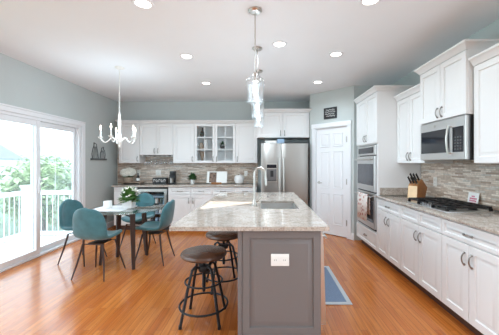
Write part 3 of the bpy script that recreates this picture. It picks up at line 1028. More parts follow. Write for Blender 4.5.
# slanted block in local yz, facing -y
prof = [(-0.085, 0.0), (0.08, 0.0), (0.13, 0.135), (0.02, 0.245), (-0.07, 0.165)]
m.hexa([(-0.065, y, z) for y, z in prof], [(0.065, y, z) for y, z in prof])
m.build('block_body', 'wood', kb)
m = MB(); m.hexa([(-0.06, -0.0885, 0.002), (0.06, -0.0885, 0.002), (0.06, -0.0855, 0.002), (-0.06, -0.0855, 0.002)], [(-0.06, -0.0740, 0.16), (0.06, -0.0740, 0.16), (0.06, -0.0710, 0.16), (-0.06, -0.0710, 0.16)])
m.build('front_plate', 'lightwood', kb)
KBL = (1.97, 3.62, 0.916); KBR = R(-62)
place(kb, KBL, KBR)
kn = None
for i in range(6):
    cxx, row = (i % 3 - 1) * 0.04, i // 3
    if kn is None:
        kn = thing('kitchen_knife', 'black-handled knife standing in the wooden knife block', 'knife', (0, 0, 0), 'knives in the knife block')
        m = MB(); m.hexa([(-0.010, -0.007, 0.002), (0.010, -0.007, 0.002), (0.010, 0.007, 0.002), (-0.010, 0.007, 0.002)], [(-0.008, -0.006, 0.10), (0.010, -0.006, 0.115), (0.010, 0.006, 0.115), (-0.008, 0.006, 0.10)])
        m.build('handle', 'black', kn)
        m = MB(); m.box(-0.011, -0.0075, -0.008, 0.011, 0.0075, 0.002); m.build('bolster', 'nickel', kn)
        k_ = kn
    else:
        k_ = dup(kn)
    base = Vector((cxx, -0.05 + 0.045 * row, 0.165 + 0.08 * (0.02 + 0.045 * row) / 0.09 + 0.012))
    rotm = Matrix.Rotation(KBR, 3, 'Z')
    k_.rotation_euler = (R(38), 0, KBR)
    k_.location = Vector(KBL) + rotm @ base

# card by the cooktop
cd = thing('recipe_card', 'small white card with pink print leaning behind the cooktop', 'card', (2.2, 2.930, 0.915))
Tc = lambda p: Vector((2.185 + p.z * 0.2 - (0.0) , p.x, 0.9165 + p.z))
m = MB(Tc); m.hexa([(2.860, -0.003, 0), (3.005, -0.003, 0), (3.005, 0.0, 0), (2.860, 0.0, 0)], [(2.860, -0.003, 0.15), (3.005, -0.003, 0.15), (3.005, 0.0, 0.15), (2.860, 0.0, 0.15)]) if False else None
m = MB()
m.hexa([(2.175, 2.860, 0.9165), (2.180, 2.860, 0.9165), (2.180, 3.005, 0.9165), (2.175, 3.005, 0.9165)], [(2.198, 2.860, 1.06), (2.203, 2.860, 1.06), (2.203, 3.005, 1.06), (2.198, 3.005, 1.06)])
m.build('card_sheet', 'paper', cd)
m = MB()
for z, a, b, hh in ((0.99, 2.880, 2.980, 0.016), (0.968, 2.880, 2.980, 0.014), (0.945, 2.885, 2.975, 0.013), (1.015, 2.910, 2.955, 0.012)):
    n = 6
    for k in range(n):
        ya = a + (b - a) * k / n; yb_ = ya + (b - a) / n * 0.75
        xx = 2.175 + (z - 0.9165) * 0.16 - 0.0012
        m.hexa([(xx - 0.001, ya, z), (xx, ya, z), (xx, yb_, z), (xx - 0.001, yb_, z)], [(xx + hh * 0.16 - 0.001, ya, z + hh), (xx + hh * 0.16, ya, z + hh), (xx + hh * 0.16, yb_, z + hh), (xx + hh * 0.16 - 0.001, yb_, z + hh)])
m.build('pink_lettering', 'pink', cd)


# outlets
def outlet(label, T, uc, vc, w=0.075, h=0.118, horiz=False):
    r = thing('wall_outlet', label, 'outlet', T(Vector((uc, vc, 0))), 'white wall outlets')
    m = MB(T); m.box(uc - w / 2, vc - h / 2, 0.001, uc + w / 2, vc + h / 2, 0.007, 0.003, 2); m.build('cover_plate', 'plastic', r)
    spots = ((-w / 4, 0), (w / 4, 0)) if horiz else ((0, -h / 5), (0, h / 5))
    for du, dv in spots:
        m = MB(T); m.box(uc + du - 0.016, vc + dv - 0.013, 0.007, uc + du + 0.016, vc + dv + 0.013, 0.009, 0.002, 1); s_ = m.build('socket', 'plastic', r)
        m = MB(T)
        for q in (-0.006, 0.006): m.box(uc + du + q - 0.0012, vc + dv - 0.005, 0.009, uc + du + q + 0.0012, vc + dv + 0.005, 0.0096)
        m.build('slot', 'black', s_)
    return r


TBS = face_back(YB - 0.0125)
outlet('white outlet on the back tiles behind the flowers', TBS, -2.80, 1.15)
outlet('white outlet on the back tiles over the low black box', TBS, -2.36, 1.15, 0.115)
outlet('white outlet on the back tiles beside the apple-shaped jar', TBS, -0.405, 1.135)
outlet('white outlet on the side tiles near the knife block', face_right(XR - 0.0125), 3.63, 1.126)

# ------------------------------------------------------------------ island
IX0, IX1, IY0, IY1 = -0.19, 0.415, 2.03, 4.28
isl = thing('kitchen_island', 'grey kitchen island cabinet with panelled end', 'island', (0.11, 3.15, 0))
SX0, SX1, SY0, SY1 = -0.035, 0.352, 2.78, 3.38
m = MB()
m.box(IX0, IY0 + 0.02, 0.0, IX1, SY0 - 0.04, ZT)
m.box(IX0, SY1 + 0.04, 0.0, IX1, IY1, ZT)
m.box(IX0, SY0 - 0.04, 0.0, SX0 - 0.02, SY1 + 0.04, ZT); m.box(SX1 + 0.02, SY0 - 0.04, 0.0, IX1, SY1 + 0.04, ZT)
m.box(SX0 - 0.02, SY0 - 0.04, 0.0, SX1 + 0.02, SY1 + 0.04, 0.55)
m.build('cabinet_body', 'island', isl)
TI = face_back(IY0 + 0.0195)
m = MB(TI); m.box(IX0, 0, 0, IX0 + 0.03, ZT, 0.022, 0.002, 1); m.build('corner_post', 'island', isl)
m = raised_panel(MB(TI), IX0 + 0.032, 0.122, IX1 - 0.002, ZT - 0.006, 0.02, 0.052); m.build('end_panel', 'island', isl)
m = MB(TI); m.box(IX0 + 0.032, 0, 0, IX1 - 0.002, 0.118, 0.018, 0.002, 1); m.build('base_board', 'island', isl)
outlet('wide white double outlet on the grey island end panel', face_back(IY0 + 0.0015), 0.116, 0.668, 0.132, 0.088, True)

m = MB()
xs = [-0.675, SX0, SX1, 0.466]; ys = [1.995, SY0, SY1, 4.34]
for i in range(3):
    for j in range(3):
        if i == 1 and j == 1: continue
        for z, flip in ((0.915, 0), (0.885, 1)):
            q = [(xs[i], ys[j], z), (xs[i + 1], ys[j], z), (xs[i + 1], ys[j + 1], z), (xs[i], ys[j + 1], z)]
            m.bm.faces.new([m.v(p) for p in (q[::-1] if flip else q)])


def rim(loop):
    n = len(loop)
    for k in range(n):
        a, b = loop[k], loop[(k + 1) % n]
        m.bm.faces.new([m.v((*a, 0.885)), m.v((*b, 0.885)), m.v((*b, 0.915)), m.v((*a, 0.915))])


rim([(xs[0], ys[0]), (xs[3], ys[0]), (xs[3], ys[3]), (xs[0], ys[3])])
rim([(xs[1], ys[1]), (xs[1], ys[2]), (xs[2], ys[2]), (xs[2], ys[1])])
for k in range(1): pass
bmesh.ops.remove_doubles(m.bm, verts=m.bm.verts[:], dist=1e-5)
# subdivide outer boundary where rim meets grid is not needed: edges are collinear
o = m.build('countertop', 'granite', smooth=False)
tag(o, 'polished granite island countertop with a sink cut-out', 'countertop')

sk = thing('sink', 'stainless undermount sink in the island countertop', 'sink', (0.16, 3.08, 0.70))
m = MB()
t = 0.004; g = 0.002; zt_ = 0.8835; zb = 0.70
m.ring_loops([[(SX0 - 0.012, SY0 - 0.012, zt_), (SX1 + 0.012, SY0 - 0.012, zt_), (SX1 + 0.012, SY1 + 0.012, zt_), (SX0 - 0.012, SY1 + 0.012, zt_)],
              [(SX0 + g, SY0 + g, zt_), (SX1 - g, SY0 + g, zt_), (SX1 - g, SY1 - g, zt_), (SX0 + g, SY1 - g, zt_)],
              [(SX0 + 0.008, SY0 + 0.008, zb), (SX1 - 0.008, SY0 + 0.008, zb), (SX1 - 0.008, SY1 - 0.008, zb), (SX0 + 0.008, SY1 - 0.008, zb)]], cap_first=False)
bs = m.build('basin', 'steel_light', sk, smooth=False)
m = MB(); m.lathe([(0, 0.001), (0.04, 0.001), (0.045, 0.004), (0.03, 0.003), (0, 0.002)], (0.16, 3.08, zb), 20); m.build('drain', 'nickel', sk)

fc = thing('faucet', 'tall brushed nickel gooseneck faucet beside the island sink', 'faucet', (-0.10, 2.96, 0.915))
fx0, fy0 = -0.10, 2.96
m = MB(); m.lathe([(0.0, 0), (0.03, 0), (0.03, 0.008), (0.022, 0.02), (0.019, 0.06), (0.0, 0.06)], (fx0, fy0, 0.916), 20); m.build('base', 'nickel', fc)
m = MB(); pts = [(fx0, fy0, 0.96), (fx0, fy0, 1.10), (fx0, fy0, 1.21)]
for k in range(13):
    a = PI - PI * k / 12 * 0.97
    pts.append((fx0 + 0.058 + 0.058 * math.cos(a), fy0, 1.255 + 0.062 * math.sin(a)))
pts.append((fx0 + 0.118, fy0, 1.21))
m.tube(pts, 0.0125, 12); m.build('spout', 'nickel', fc)
m = MB(); m.tube([(fx0 + 0.118, fy0, 1.215), (fx0 + 0.12, fy0, 1.195), (fx0 + 0.124, fy0, 1.13)], [0.0135, 0.0155, 0.0145], 12); m.build('spray_head', 'nickel', fc)
m = MB(); m.tube([(fx0 + 0.018, fy0, 0.965), (fx0 + 0.045, fy0, 0.97)], 0.012, 10); m.tube([(fx0 + 0.04, fy0, 0.97), (fx0 + 0.06, fy0 - 0.01, 1.0), (fx0 + 0.085, fy0 - 0.015, 1.015)], [0.008, 0.007, 0.005], 8); m.build('lever', 'nickel', fc)

dw = thing('dishwasher', 'stainless dishwasher door set in the sink side of the island', 'dishwasher', (0.45, 2.4, 0.1))
m = MB(); m.hexa([(0.4165, 2.08, 0.17), (0.462, 2.08, 0.17), (0.462, 2.68, 0.17), (0.4165, 2.68, 0.17)], [(0.4165, 2.08, 0.86), (0.438, 2.08, 0.86), (0.438, 2.68, 0.86), (0.4165, 2.68, 0.86)])
d = m.build('door', 'steel_light', dw)
m = MB(); m.tube([(0.475, 2.14, 0.80), (0.475, 2.62, 0.80)], 0.009, 10); m.tube([(0.475, 2.18, 0.80), (0.438, 2.18, 0.80)], 0.007, 8); m.tube([(0.475, 2.58, 0.80), (0.438, 2.58, 0.80)], 0.007, 8); m.build('handle', 'nickel', d)

# floor mat
rg = thing('kitchen_rug', 'blue-grey rug with a pale border beside the island', 'rug', (0.66, 3.2, 0))
RX0, RX1, RY0, RY1 = 0.50, 0.855, 2.70, 3.70
m = MB(); m.box(RX0, RY0, 0.001, RX1, RY1, 0.009, 0.002, 1); m.build('border', 'rugborder', rg)
m = MB(); m.box(RX0 + 0.04, RY0 + 0.045, 0.009, RX1 - 0.045, RY1 - 0.045, 0.012, 0.001, 1); m.build('centre_field', 'rug', rg)


# ------------------------------------------------------------------ bar stools
def make_stool():
    r = thing('bar_stool', 'stool', 'stool', (0, 0, 0), 'industrial bar stools at the island')
    m = MB(); m.lathe([(0, 0.545), (0.16, 0.545), (0.19, 0.553), (0.2, 0.568), (0.2, 0.578), (0.193, 0.59), (0.17, 0.596), (0.0, 0.592)], seg=40); m.build('seat', 'darkwood', r)
    m = MB(); m.lathe([(0, 0.515), (0.085, 0.515), (0.09, 0.525), (0.12, 0.5445), (0, 0.5445)], seg=24); m.build('seat_plate', 'iron', r)
    m = MB(); m.lathe([(0.0, 0.24), (0.013, 0.24), (0.013, 0.515), (0, 0.515)], seg=12)
    for k in range(26): m.lathe([(0.013, 0.25 + k * 0.009), (0.0165, 0.2545 + k * 0.009), (0.013, 0.259 + k * 0.009)], seg=12, cap=False)
    m.build('screw_post', 'iron', r)
    m = MB(); m.lathe([(0.014, 0.42), (0.045, 0.42), (0.05, 0.43), (0.05, 0.46), (0.045, 0.47), (0.014, 0.47)], seg=20); m.build('hub', 'iron', r)
    for sx, sy in ((1, 1), (1, -1), (-1, 1), (-1, -1)):
        m = MB()
        q = Vector((sx, sy, 0)).normalized()
        m.tube([q * 0.045 + Vector((0, 0, 0.455)), q * 0.085 + Vector((0, 0, 0.475)), q * 0.115 + Vector((0, 0, 0.455)), q * 0.16 + Vector((0, 0, 0.30)), q * 0.228 + Vector((0, 0, 0.012))], 0.0125, 10)
        lg = m.build('leg', 'iron', r)
        m = MB(); m.lathe([(0, 0), (0.014, 0), (0.014, 0.03), (0, 0.03)], q * 0.228, 12); m.build('foot_cap', 'iron', lg)
    for rr, z, tr in ((0.207, 0.13, 0.009), (0.160, 0.335, 0.008)):
        m = MB(); m.tube([(rr * math.cos(2 * PI * k / 40), rr * math.sin(2 * PI * k / 40), z) for k in range(40)], tr, 8, closed=True); m.build('foot_ring', 'iron', r)
    return r


st = make_stool()
st2 = dup(st)
place(st, (-0.53, 2.47, 0), 0, 'round dark wooden bar stool nearest the camera, standing clear of the island end panel')
place(st2, (-0.45, 3.13, 0), R(20), 'round dark wooden bar stool half hidden behind the grey island end panel')


# ------------------------------------------------------------------ dining set
def make_chair():
    r = thing('dining_chair', 'chair', 'chair', (0, 0, 0), 'teal upholstered chairs around the glass table')
    prof = [(0.225, 0.435, 0.13), (0.20, 0.452, 0.185), (0.13, 0.452, 0.218), (0.03, 0.442, 0.228), (-0.08, 0.440, 0.226), (-0.155, 0.455, 0.222), (-0.2, 0.495, 0.220), (-0.222, 0.555, 0.221), (-0.238, 0.63, 0.222), (-0.252, 0.71, 0.215), (-0.264, 0.78, 0.195), (-0.272, 0.83, 0.155), (-0.277, 0.857, 0.09)]
    m = MB(); n = 12
    rows = []
    for i, (y, z, hw) in enumerate(prof):
        t = min(1, max(0, (i - 4) / 4))
        row = []
        for k in range(n + 1):
            s = 2 * k / n - 1
            lift = (1 - t) * 0.035 * abs(s) ** 2.5
            fwd = t * 0.06 * abs(s) ** 2.2
            row.append(m.v((s * hw, y + fwd, z + lift + (0.0 if t < 1 else -0.012 * s * s))))
        rows.append(row)
    for a, b in zip(rows, rows[1:]):
        for k in range(n): m.bm.faces.new((a[k], a[k + 1], b[k + 1], b[k]))
    o = m.build('seat_shell', 'teal', r)
    for p in o.data.polygons: p.use_smooth = True
    so = o.modifiers.new('padding', 'SOLIDIFY'); so.thickness = 0.038; so.offset = -1
    sb = o.modifiers.new('smooth', 'SUBSURF'); sb.levels = 1; sb.render_levels = 1
    m = MB()
    c = 0.09
    m.box(-c, -c, 0.392, c, c, 0.402, 0.003, 1)
    m.tube([(-0.13, 0.12, 0.398), (0.13, 0.12, 0.398)], 0.006, 8); m.tube([(-0.13, -0.12, 0.398), (0.13, -0.12, 0.398)], 0.006, 8)
    m.build('under_frame', 'chairleg', r)
    for sx in (-1, 1):
        for sy in (-1, 1):
            m = MB(); m.tube([(sx * 0.125, sy * 0.12, 0.4), (sx * 0.165, sy * 0.155, 0.2), (sx * 0.205, sy * 0.205, 0.0)], [0.013, 0.011, 0.007], 10); m.build('leg', 'chairleg', r)
    return r


ch = make_chair()
cB, cC, cD = dup(ch), dup(ch), dup(ch)
place(ch, (-2.03, 3.46, 0), R(-6), 'teal chair with its back to the camera at the near side of the glass table')
place(cB, (-2.535, 3.93, 0), R(-100), 'teal chair pushed in between the glass table and sliding door')
place(cC, (-1.53, 3.93, 0), R(88), 'teal chair seen side-on at the island side of the glass table')
place(cD, (-2.05, 4.56, 0), R(178), 'teal chair on the far side of the table before the drinks fridge')
m = MB(); n = 12
m.tube([((2 * k / n - 1) * 0.218, -0.262 + 0.06 * abs(2 * k / n - 1) ** 2.2 - 0.0, 0.665) for k in range(n + 1)], 0.004, 6)
o = m.build('seam_piping', 'cloth'); 
o.parent = cB; o['label'] = 'pale piping across the back'

TC = (-1.885, 3.87)
tb = thing('dining_table', 'round glass dining table on dark crossed legs', 'table', (*TC, 0))
m = MB(); m.lathe([(0, 0.738), (0.493, 0.738), (0.50, 0.742), (0.50, 0.747), (0.493, 0.75), (0, 0.75)], (*TC, 0), 64); m.build('glass_top', 'tableglass', tb)
for a in (65, 140, 200, 308):
    q = Vector((math.cos(R(a)), math.sin(R(a)), 0)); c = Vector((*TC, 0)); s = Vector((-q.y, q.x, 0))
    lo, hi = c + q * 0.33, c + q * 0.27
    def quad(p, z, hw, hd): return [tuple(p + s * i * hw + q * j * hd + Vector((0, 0, z))) for i, j in ((-1, -1), (1, -1), (1, 1), (-1, 1))]
    m = MB(); m.hexa(quad(lo, 0, 0.018, 0.016), quad(hi, 0.737, 0.032, 0.02)); m.build('leg', 'chairleg', tb)
for a, b, z in ((65, 200, 0.69), (140, 308, 0.66)):
    c = Vector((*TC, z)); qa = Vector((math.cos(R(a)), math.sin(R(a)), 0)); qb = Vector((math.cos(R(b)), math.sin(R(b)), 0))
    m = MB(); m.tube([tuple(c + qa * 0.255), tuple(c + qb * 0.255)], 0.012, 8); m.build('brace', 'chairleg', tb)

m = MB()
n = 20
vv = []
for k in range(n + 1):
    x = TC[0] - 0.40 + 0.46 * k / n
    vv.append([m.v((x, y, 0.7515 + 0.0006 * math.sin(k * 2 + j))) for j, y in enumerate((3.56, 3.68, 3.80, 3.92, 4.04))])
for a, b in zip(vv, vv[1:]):
    for k in range(4): m.bm.faces.new((a[k], a[k + 1], b[k + 1], b[k]))
o = m.build('table_runner', 'cloth'); so = o.modifiers.new('thickness', 'SOLIDIFY'); so.thickness = 0.004; so.offset = 1
tag(o, 'white cloth runner laid across the round glass table', 'table runner')

m = MB(); cx, cy, cz = -2.12, 3.80, 0.757
m.lathe([(0, 0), (0.048, 0), (0.053, 0.004), (0.054, 0.095), (0.05, 0.098), (0.047, 0.095), (0.046, 0.075), (0, 0.074)], (cx, cy, cz), 28)
tag(m.build('candle_jar', 'white'), 'short white candle jar standing on the glass table', 'candle')


def bouquet(root, c, rad, hgt, nl, nf, leafm='leaf', petalm='petal', ll=0.09, fr_=0.022, core=True):
    m = MB()
    for k in range(nl):
        a = random.uniform(0, 2 * PI); e = random.uniform(-0.1, 1.45)
        d = Vector((math.cos(a) * math.cos(e), math.sin(a) * math.cos(e), math.sin(e)))
        st_ = Vector(c) + Vector((d.x * rad * 0.5, d.y * rad * 0.5, d.z * hgt * 0.6)) * random.uniform(0.5, 1.2)
        m.leafcard(st_, d + Vector((random.uniform(-.5, .5), random.uniform(-.5, .5), random.uniform(-.3, .4))), ll * random.uniform(0.6, 1.1), ll * 0.42)
    if core: m.ball(Vector(c) + Vector((0, 0, hgt * 0.25)), rad * 0.6, 2, (1, 1, 0.8), 0.15)
    m.build('foliage', leafm, root, recalc=False)
    if nf:
        m = MB()
        for k in range(nf):
            a = k * 2.39996; e = R(20) + R(68) * random.random()
            d = Vector((math.cos(a) * math.cos(e), math.sin(a) * math.cos(e), math.sin(e)))
            p = Vector(c) + Vector((d.x * rad, d.y * rad, d.z * hgt)) * random.uniform(0.88, 1.08)
            for q in range(6):
                b = 2 * PI * q / 6
                m.ball(p + Vector((math.cos(b), math.sin(b), 0)) * fr_ * 0.55, fr_ * 0.62, 1, (1, 1, 0.7))
            m.ball(p + Vector((0, 0, fr_ * 0.3)), fr_ * 0.5, 1)
        m.build('blossoms', petalm, root)


pp = thing('potted_plant', 'white-flowering plant in a white pot on the dining table', 'plant', (-1.84, 3.82, 0.757))
m = MB(); px_, py_, pz_ = -1.84, 3.82, 0.757
m.ring_loops([[(px_ - a, py_ - a, pz_ + z), (px_ + a, py_ - a, pz_ + z), (px_ + a, py_ + a, pz_ + z), (px_ - a, py_ + a, pz_ + z)] for a, z in ((0.055, 0), (0.072, 0.11), (0.066, 0.11), (0.062, 0.095))])
m.build('pot', 'white', pp)
bouquet(pp, (px_, py_, pz_ + 0.10), 0.14, 0.17, 240, 40, fr_=0.015, ll=0.1)

# ------------------------------------------------------------------ back counter objects
Z0 = 0.9165
# tray riser
ts = thing('wooden_riser', 'low wooden riser carrying white flowers on the back counter', 'riser', (-2.83, 6.05, Z0))
m = MB(); m.box(-3.06, 5.93, Z0 + 0.035, -2.60, 6.17, Z0 + 0.055, 0.004, 1); m.build('top_board', 'greywood', ts)
for x in (-3.03, -2.66):
    m = MB(); m.box(x, 5.95, Z0, x + 0.025, 6.15, Z0 + 0.0345); m.build('foot', 'greywood', ts)
fb = thing('flower_basket', 'round basket of white hydrangeas on the wooden riser', 'flowers', (-2.935, 6.05, Z0 + 0.056))
m = MB(); m.lathe([(0, 0), (0.085, 0), (0.105, 0.05), (0.10, 0.09), (0.09, 0.09), (0.09, 0.06), (0, 0.055)], (-2.935, 6.05, Z0 + 0.056), 24); m.build('basket', 'greywood', fb)
m = MB()
for dx, dy, dz in ((-0.085, 0, 0.0), (0.085, -0.02, 0.012), (0, 0.04, 0.03), (-0.03, -0.06, 0.0)):
    c = Vector((-2.935 + dx, 6.05 + dy, Z0 + 0.056 + 0.185 + dz))
    for k in range(60):
        a = k * 2.39996; zz = 1 - 2 * (k + 0.5) / 60; rr = math.sqrt(1 - zz * zz)
        m.ball(c + Vector((rr * math.cos(a), rr * math.sin(a), zz)) * 0.072, 0.02, 1, jit=0.1)
m.build('blossoms', 'petal', fb)
m = MB()
for k in range(30):
    a = random.uniform(0, 2 * PI)
    m.leafcard((-2.935 + 0.07 * math.cos(a), 6.05 + 0.07 * math.sin(a), Z0 + 0.14), (math.cos(a), math.sin(a), 0.3), 0.08, 0.045)
m.build('foliage', 'darkleaf', fb, recalc=False)
sb_ = thing('sauce_bottle', 'small dark bottle with white label standing on the wooden riser', 'bottle', (-2.70, 6.0, Z0 + 0.056))
m = MB(); m.lathe([(0, 0), (0.03, 0), (0.032, 0.01), (0.032, 0.10), (0.014, 0.135), (0.012, 0.18), (0, 0.18)], (-2.70, 6.0, Z0 + 0.056), 18); m.build('bottle_body', 'bottle', sb_)
m = MB(); m.lathe([(0.0327, 0.02), (0.0332, 0.02), (0.0332, 0.075), (0.0327, 0.075)], (-2.70, 6.0, Z0 + 0.056), 18, cap=False); m.build('bottle_label', 'paper', sb_)

bx = thing('black_box', 'low black box with pale markings on the counter over the drinks fridge', 'box', (-2.22, 6.08, Z0))
m = MB(); m.box(-2.40, 6.02, Z0, -2.10, 6.14, Z0 + 0.135, 0.004, 1); m.build('box_body', 'black', bx)
m = MB()
for k in range(5):
    xx = -2.375 + k * 0.055
    m.box(xx, 6.017, Z0 + 0.045, xx + 0.008, 6.0195, Z0 + 0.105); m.box(xx + 0.008, 6.017, Z0 + (0.045 if k % 2 else 0.095), xx + 0.034, 6.0195, Z0 + (0.055 if k % 2 else 0.105)); m.box(xx + 0.03, 6.017, Z0 + 0.06, xx + 0.038, 6.0195, Z0 + 0.09)
m.build('pale_marks', 'chalk', bx)

cm = thing('coffee_grinder', 'small black coffee appliance on the back counter', 'coffee appliance', (-1.990, 6.05, Z0))
m = MB(); m.box(-2.060, 5.98, Z0, -1.910, 6.13, Z0 + 0.03, 0.005, 2); m.box(-2.050, 6.06, Z0 + 0.03, -1.920, 6.125, Z0 + 0.2, 0.006, 2); m.build('appliance_body', 'black', cm)
m = MB(); m.box(-2.020, 5.99, Z0 + 0.2005, -1.915, 6.12, Z0 + 0.275, 0.008, 2); m.build('head', 'black', cm)
m = MB(); m.lathe([(0, 0), (0.04, 0), (0.043, 0.09), (0.036, 0.1), (0, 0.1)], (-1.985, 6.015, Z0 + 0.031), 18); m.build('cup', 'steel', cm)

hp = thing('potted_herb', 'small dark green herb in a white pot on the back counter', 'plant', (-1.545, 6.05, Z0))
m = MB(); m.lathe([(0, 0), (0.036, 0), (0.045, 0.1), (0.04, 0.1), (0.038, 0.085), (0, 0.085)], (-1.545, 6.05, Z0), 24); m.build('pot', 'white', hp)
bouquet(hp, (-1.545, 6.05, Z0 + 0.10), 0.11, 0.13, 190, 0, 'darkleaf', ll=0.075)

cb = thing('cookbook', 'open cookbook with a food photo propped on the back counter', 'book', (-1.02, 6.05, Z0))
def leafpage(a, b, z0_, z1_, y0_, y1_, t_=0.006):
    mm = MB(); mm.hexa([(a, y0_, z0_), (b, y0_, z0_), (b, y0_ + t_, z0_), (a, y0_ + t_, z0_)], [(a, y1_, z1_), (b, y1_, z1_), (b, y1_ + t_, z1_), (a, y1_ + t_, z1_)]); return mm
leafpage(-1.24, -0.80, Z0 + 0.02, Z0 + 0.27, 6.03, 6.12).build('cover', 'paper', cb)
leafpage(-1.235, -1.022, Z0 + 0.022, Z0 + 0.268, 6.022, 6.112).build('picture_page', 'paper', cb)
leafpage(-1.018, -0.805, Z0 + 0.022, Z0 + 0.268, 6.020, 6.110).build('text_page', 'paper', cb)
leafpage(-1.185, -1.03, Z0 + 0.035, Z0 + 0.25, 6.0235, 6.1008, 0.0015).build('food_picture', 'photo', cb)
es = thing('book_easel', 'small wooden easel holding the open cookbook', 'easel', (-1.02, 6.0, Z0))
m = MB(); m.box(-1.13, 5.985, Z0, -0.91, 6.045, Z0 + 0.018, 0.003, 1); m.box(-1.13, 5.985, Z0 + 0.0175, -0.91, 5.993, Z0 + 0.04); m.build('ledge', 'wood', es)
m = MB(); m.tube([(-1.09, 6.05, Z0 + 0.006), (-1.05, 6.145, Z0 + 0.28)], 0.006, 8); m.tube([(-0.95, 6.05, Z0 + 0.006), (-0.99, 6.145, Z0 + 0.28)], 0.006, 8); m.build('back_strut', 'wood', es)
bd = MB()
pts = [(-0.125, 0.0), (0.125, 0.0)] + [(0.125 * math.cos(PI * k / 20), 0.235 + 0.125 * math.sin(PI * k / 20)) for k in range(21)]
bd.hexa([(-0.965 + x, 6.205 + z * 0.1, Z0 + z) for x, z in pts], [(-0.965 + x, 6.219 + z * 0.1, Z0 + z) for x, z in pts])
tag(bd.build('cutting_board', 'greywood'), 'round-topped wooden board leaning on tiles behind the cookbook', 'cutting board')

aj = thing('apple_jar', 'white apple-shaped ceramic jar on the back counter', 'jar', (-0.535, 6.05, Z0))
m = MB(); m.lathe([(0, 0.0), (0.05, 0.0), (0.085, 0.025), (0.108, 0.085), (0.105, 0.135), (0.085, 0.175), (0.058, 0.188), (0.03, 0.172), (0.012, 0.145), (0, 0.14)], (-0.535, 6.05, Z0), 32)
m.build('jar_body', 'white', aj)
m = MB(); m.tube([(-0.535, 6.05, Z0 + 0.157), (-0.53, 6.05, Z0 + 0.19), (-0.515, 6.05, Z0 + 0.215)], [0.006, 0.005, 0.007], 8); m.leafcard((-0.53, 6.05, Z0 + 0.19), (1, -0.2, 0.5), 0.06, 0.035); m.build('stem', 'white', aj)

# glass cabinet contents
SH = [ZU0 + 0.019, ZU0 + (ZU1 - ZU0) / 3 + 0.009, ZU0 + (ZU1 - ZU0) * 2 / 3 + 0.009]
m = MB(); m.lathe([(0, 0), (0.045, 0), (0.06, 0.03), (0.055, 0.08), (0.02, 0.13), (0.016, 0.19), (0.022, 0.2), (0, 0.2)], (-1.335, 6.08, SH[2]), 22); tag(m.build('vase', 'bottle'), 'dark bottle-shaped vase on the top shelf of the glazed cabinet', 'vase')
m = MB(); m.lathe([(0, 0), (0.04, 0), (0.045, 0.02), (0.05, 0.11), (0.03, 0.15), (0.0, 0.15)], (-1.36, 6.08, SH[1]), 22); tag(m.build('jar', 'greywood'), 'brown jar on the middle shelf of the glazed cabinet', 'jar')
m = MB(); m.lathe([(0, 0), (0.028, 0), (0.028, 0.21), (0.0, 0.21)], (-1.245, 6.05, SH[1]), 18); tag(m.build('pillar_candle', 'white'), 'tall white pillar candle beside the brown jar in the glazed cabinet', 'candle')
m = MB(); m.lathe([(0, 0), (0.05, 0), (0.03, 0.02), (0.02, 0.08), (0.05, 0.15), (0.055, 0.23), (0.05, 0.23), (0.045, 0.15), (0.0, 0.09)], (-1.34, 6.08, SH[0]), 20, cap=False); tag(m.build('goblet', 'greywood'), 'tall grey-brown goblet on the bottom shelf of the glazed cabinet', 'goblet')
cp_ = thing('potted_plant', 'tiny plant in a dark pot inside the glazed cabinet', 'plant', (-0.90, 6.08, SH[1]))
m = MB(); m.lathe([(0, 0), (0.045, 0), (0.058, 0.09), (0.05, 0.09), (0, 0.08)], (-0.90, 6.08, SH[1]), 20); m.build('pot', 'sign', cp_)
bouquet(cp_, (-0.90, 6.08, SH[1] + 0.09), 0.06, 0.10, 70, 0, 'darkleaf', ll=0.05, core=False)

# wall art on left wall: two bird silhouettes on a bar
wa = thing('wall_ornament', 'grey openwork metal pair of birds hung beside the sliding door', 'wall ornament', (XL + 0.01, 5.55, 1.42))
xw = XL + 0.014
def outline(mb, pts, r_=0.009): mb.tube([(xw, y, z) for y, z in pts], r_, 6, closed=True)
def bird(y, s, top):
    mm = MB()
    P = [(-0.09, 1.46), (-0.11, 1.54), (-0.085, 1.63), (-0.04, 1.69 + top), (-0.045, 1.745 + top), (-0.01, 1.73 + top), (0.035, 1.72 + top), (0.05, 1.66 + top), (0.085, 1.56), (0.1, 1.46)]
    outline(mm, [(y + s * a, z) for a, z in P], 0.007)
    for k in range(4): mm.tube([(xw, y + s * (-0.07 + 0.05 * k), 1.47), (xw, y + s * (-0.055 + 0.035 * k), 1.57), (xw, y + s * (-0.03 + 0.018 * k), 1.67 + top)], 0.004, 5)
    return mm
bird(5.44, 1, 0.02).build('bird_figure', 'wrought', wa)
bird(5.68, -0.9, -0.05).build('bird_figure', 'wrought', wa)
m = MB(); m.box(XL + 0.002, 5.30, 1.43, XL + 0.03, 5.82, 1.46, 0.003, 1); m.build('base_bar', 'wrought', wa)


# ------------------------------------------------------------------ ceiling fixtures
def light(name, loc, energy, color=(0.74, 0.89, 1.0), kind='POINT', size=0.05, spot=None, parent=None):
    d = bpy.data.lights.new(name, kind)
    d.energy = energy; d.color = color
    if kind == 'SPOT':
        d.spot_size = R(spot or 120); d.spot_blend = 0.8; d.shadow_soft_size = size
    else:
        d.shadow_soft_size = size
    o = bpy.data.objects.new(name, d); COL.objects.link(o); o.location = loc
    if parent is not None:
        o.parent = parent; o.location = Vector(loc) - Vector(parent.location)
    return o


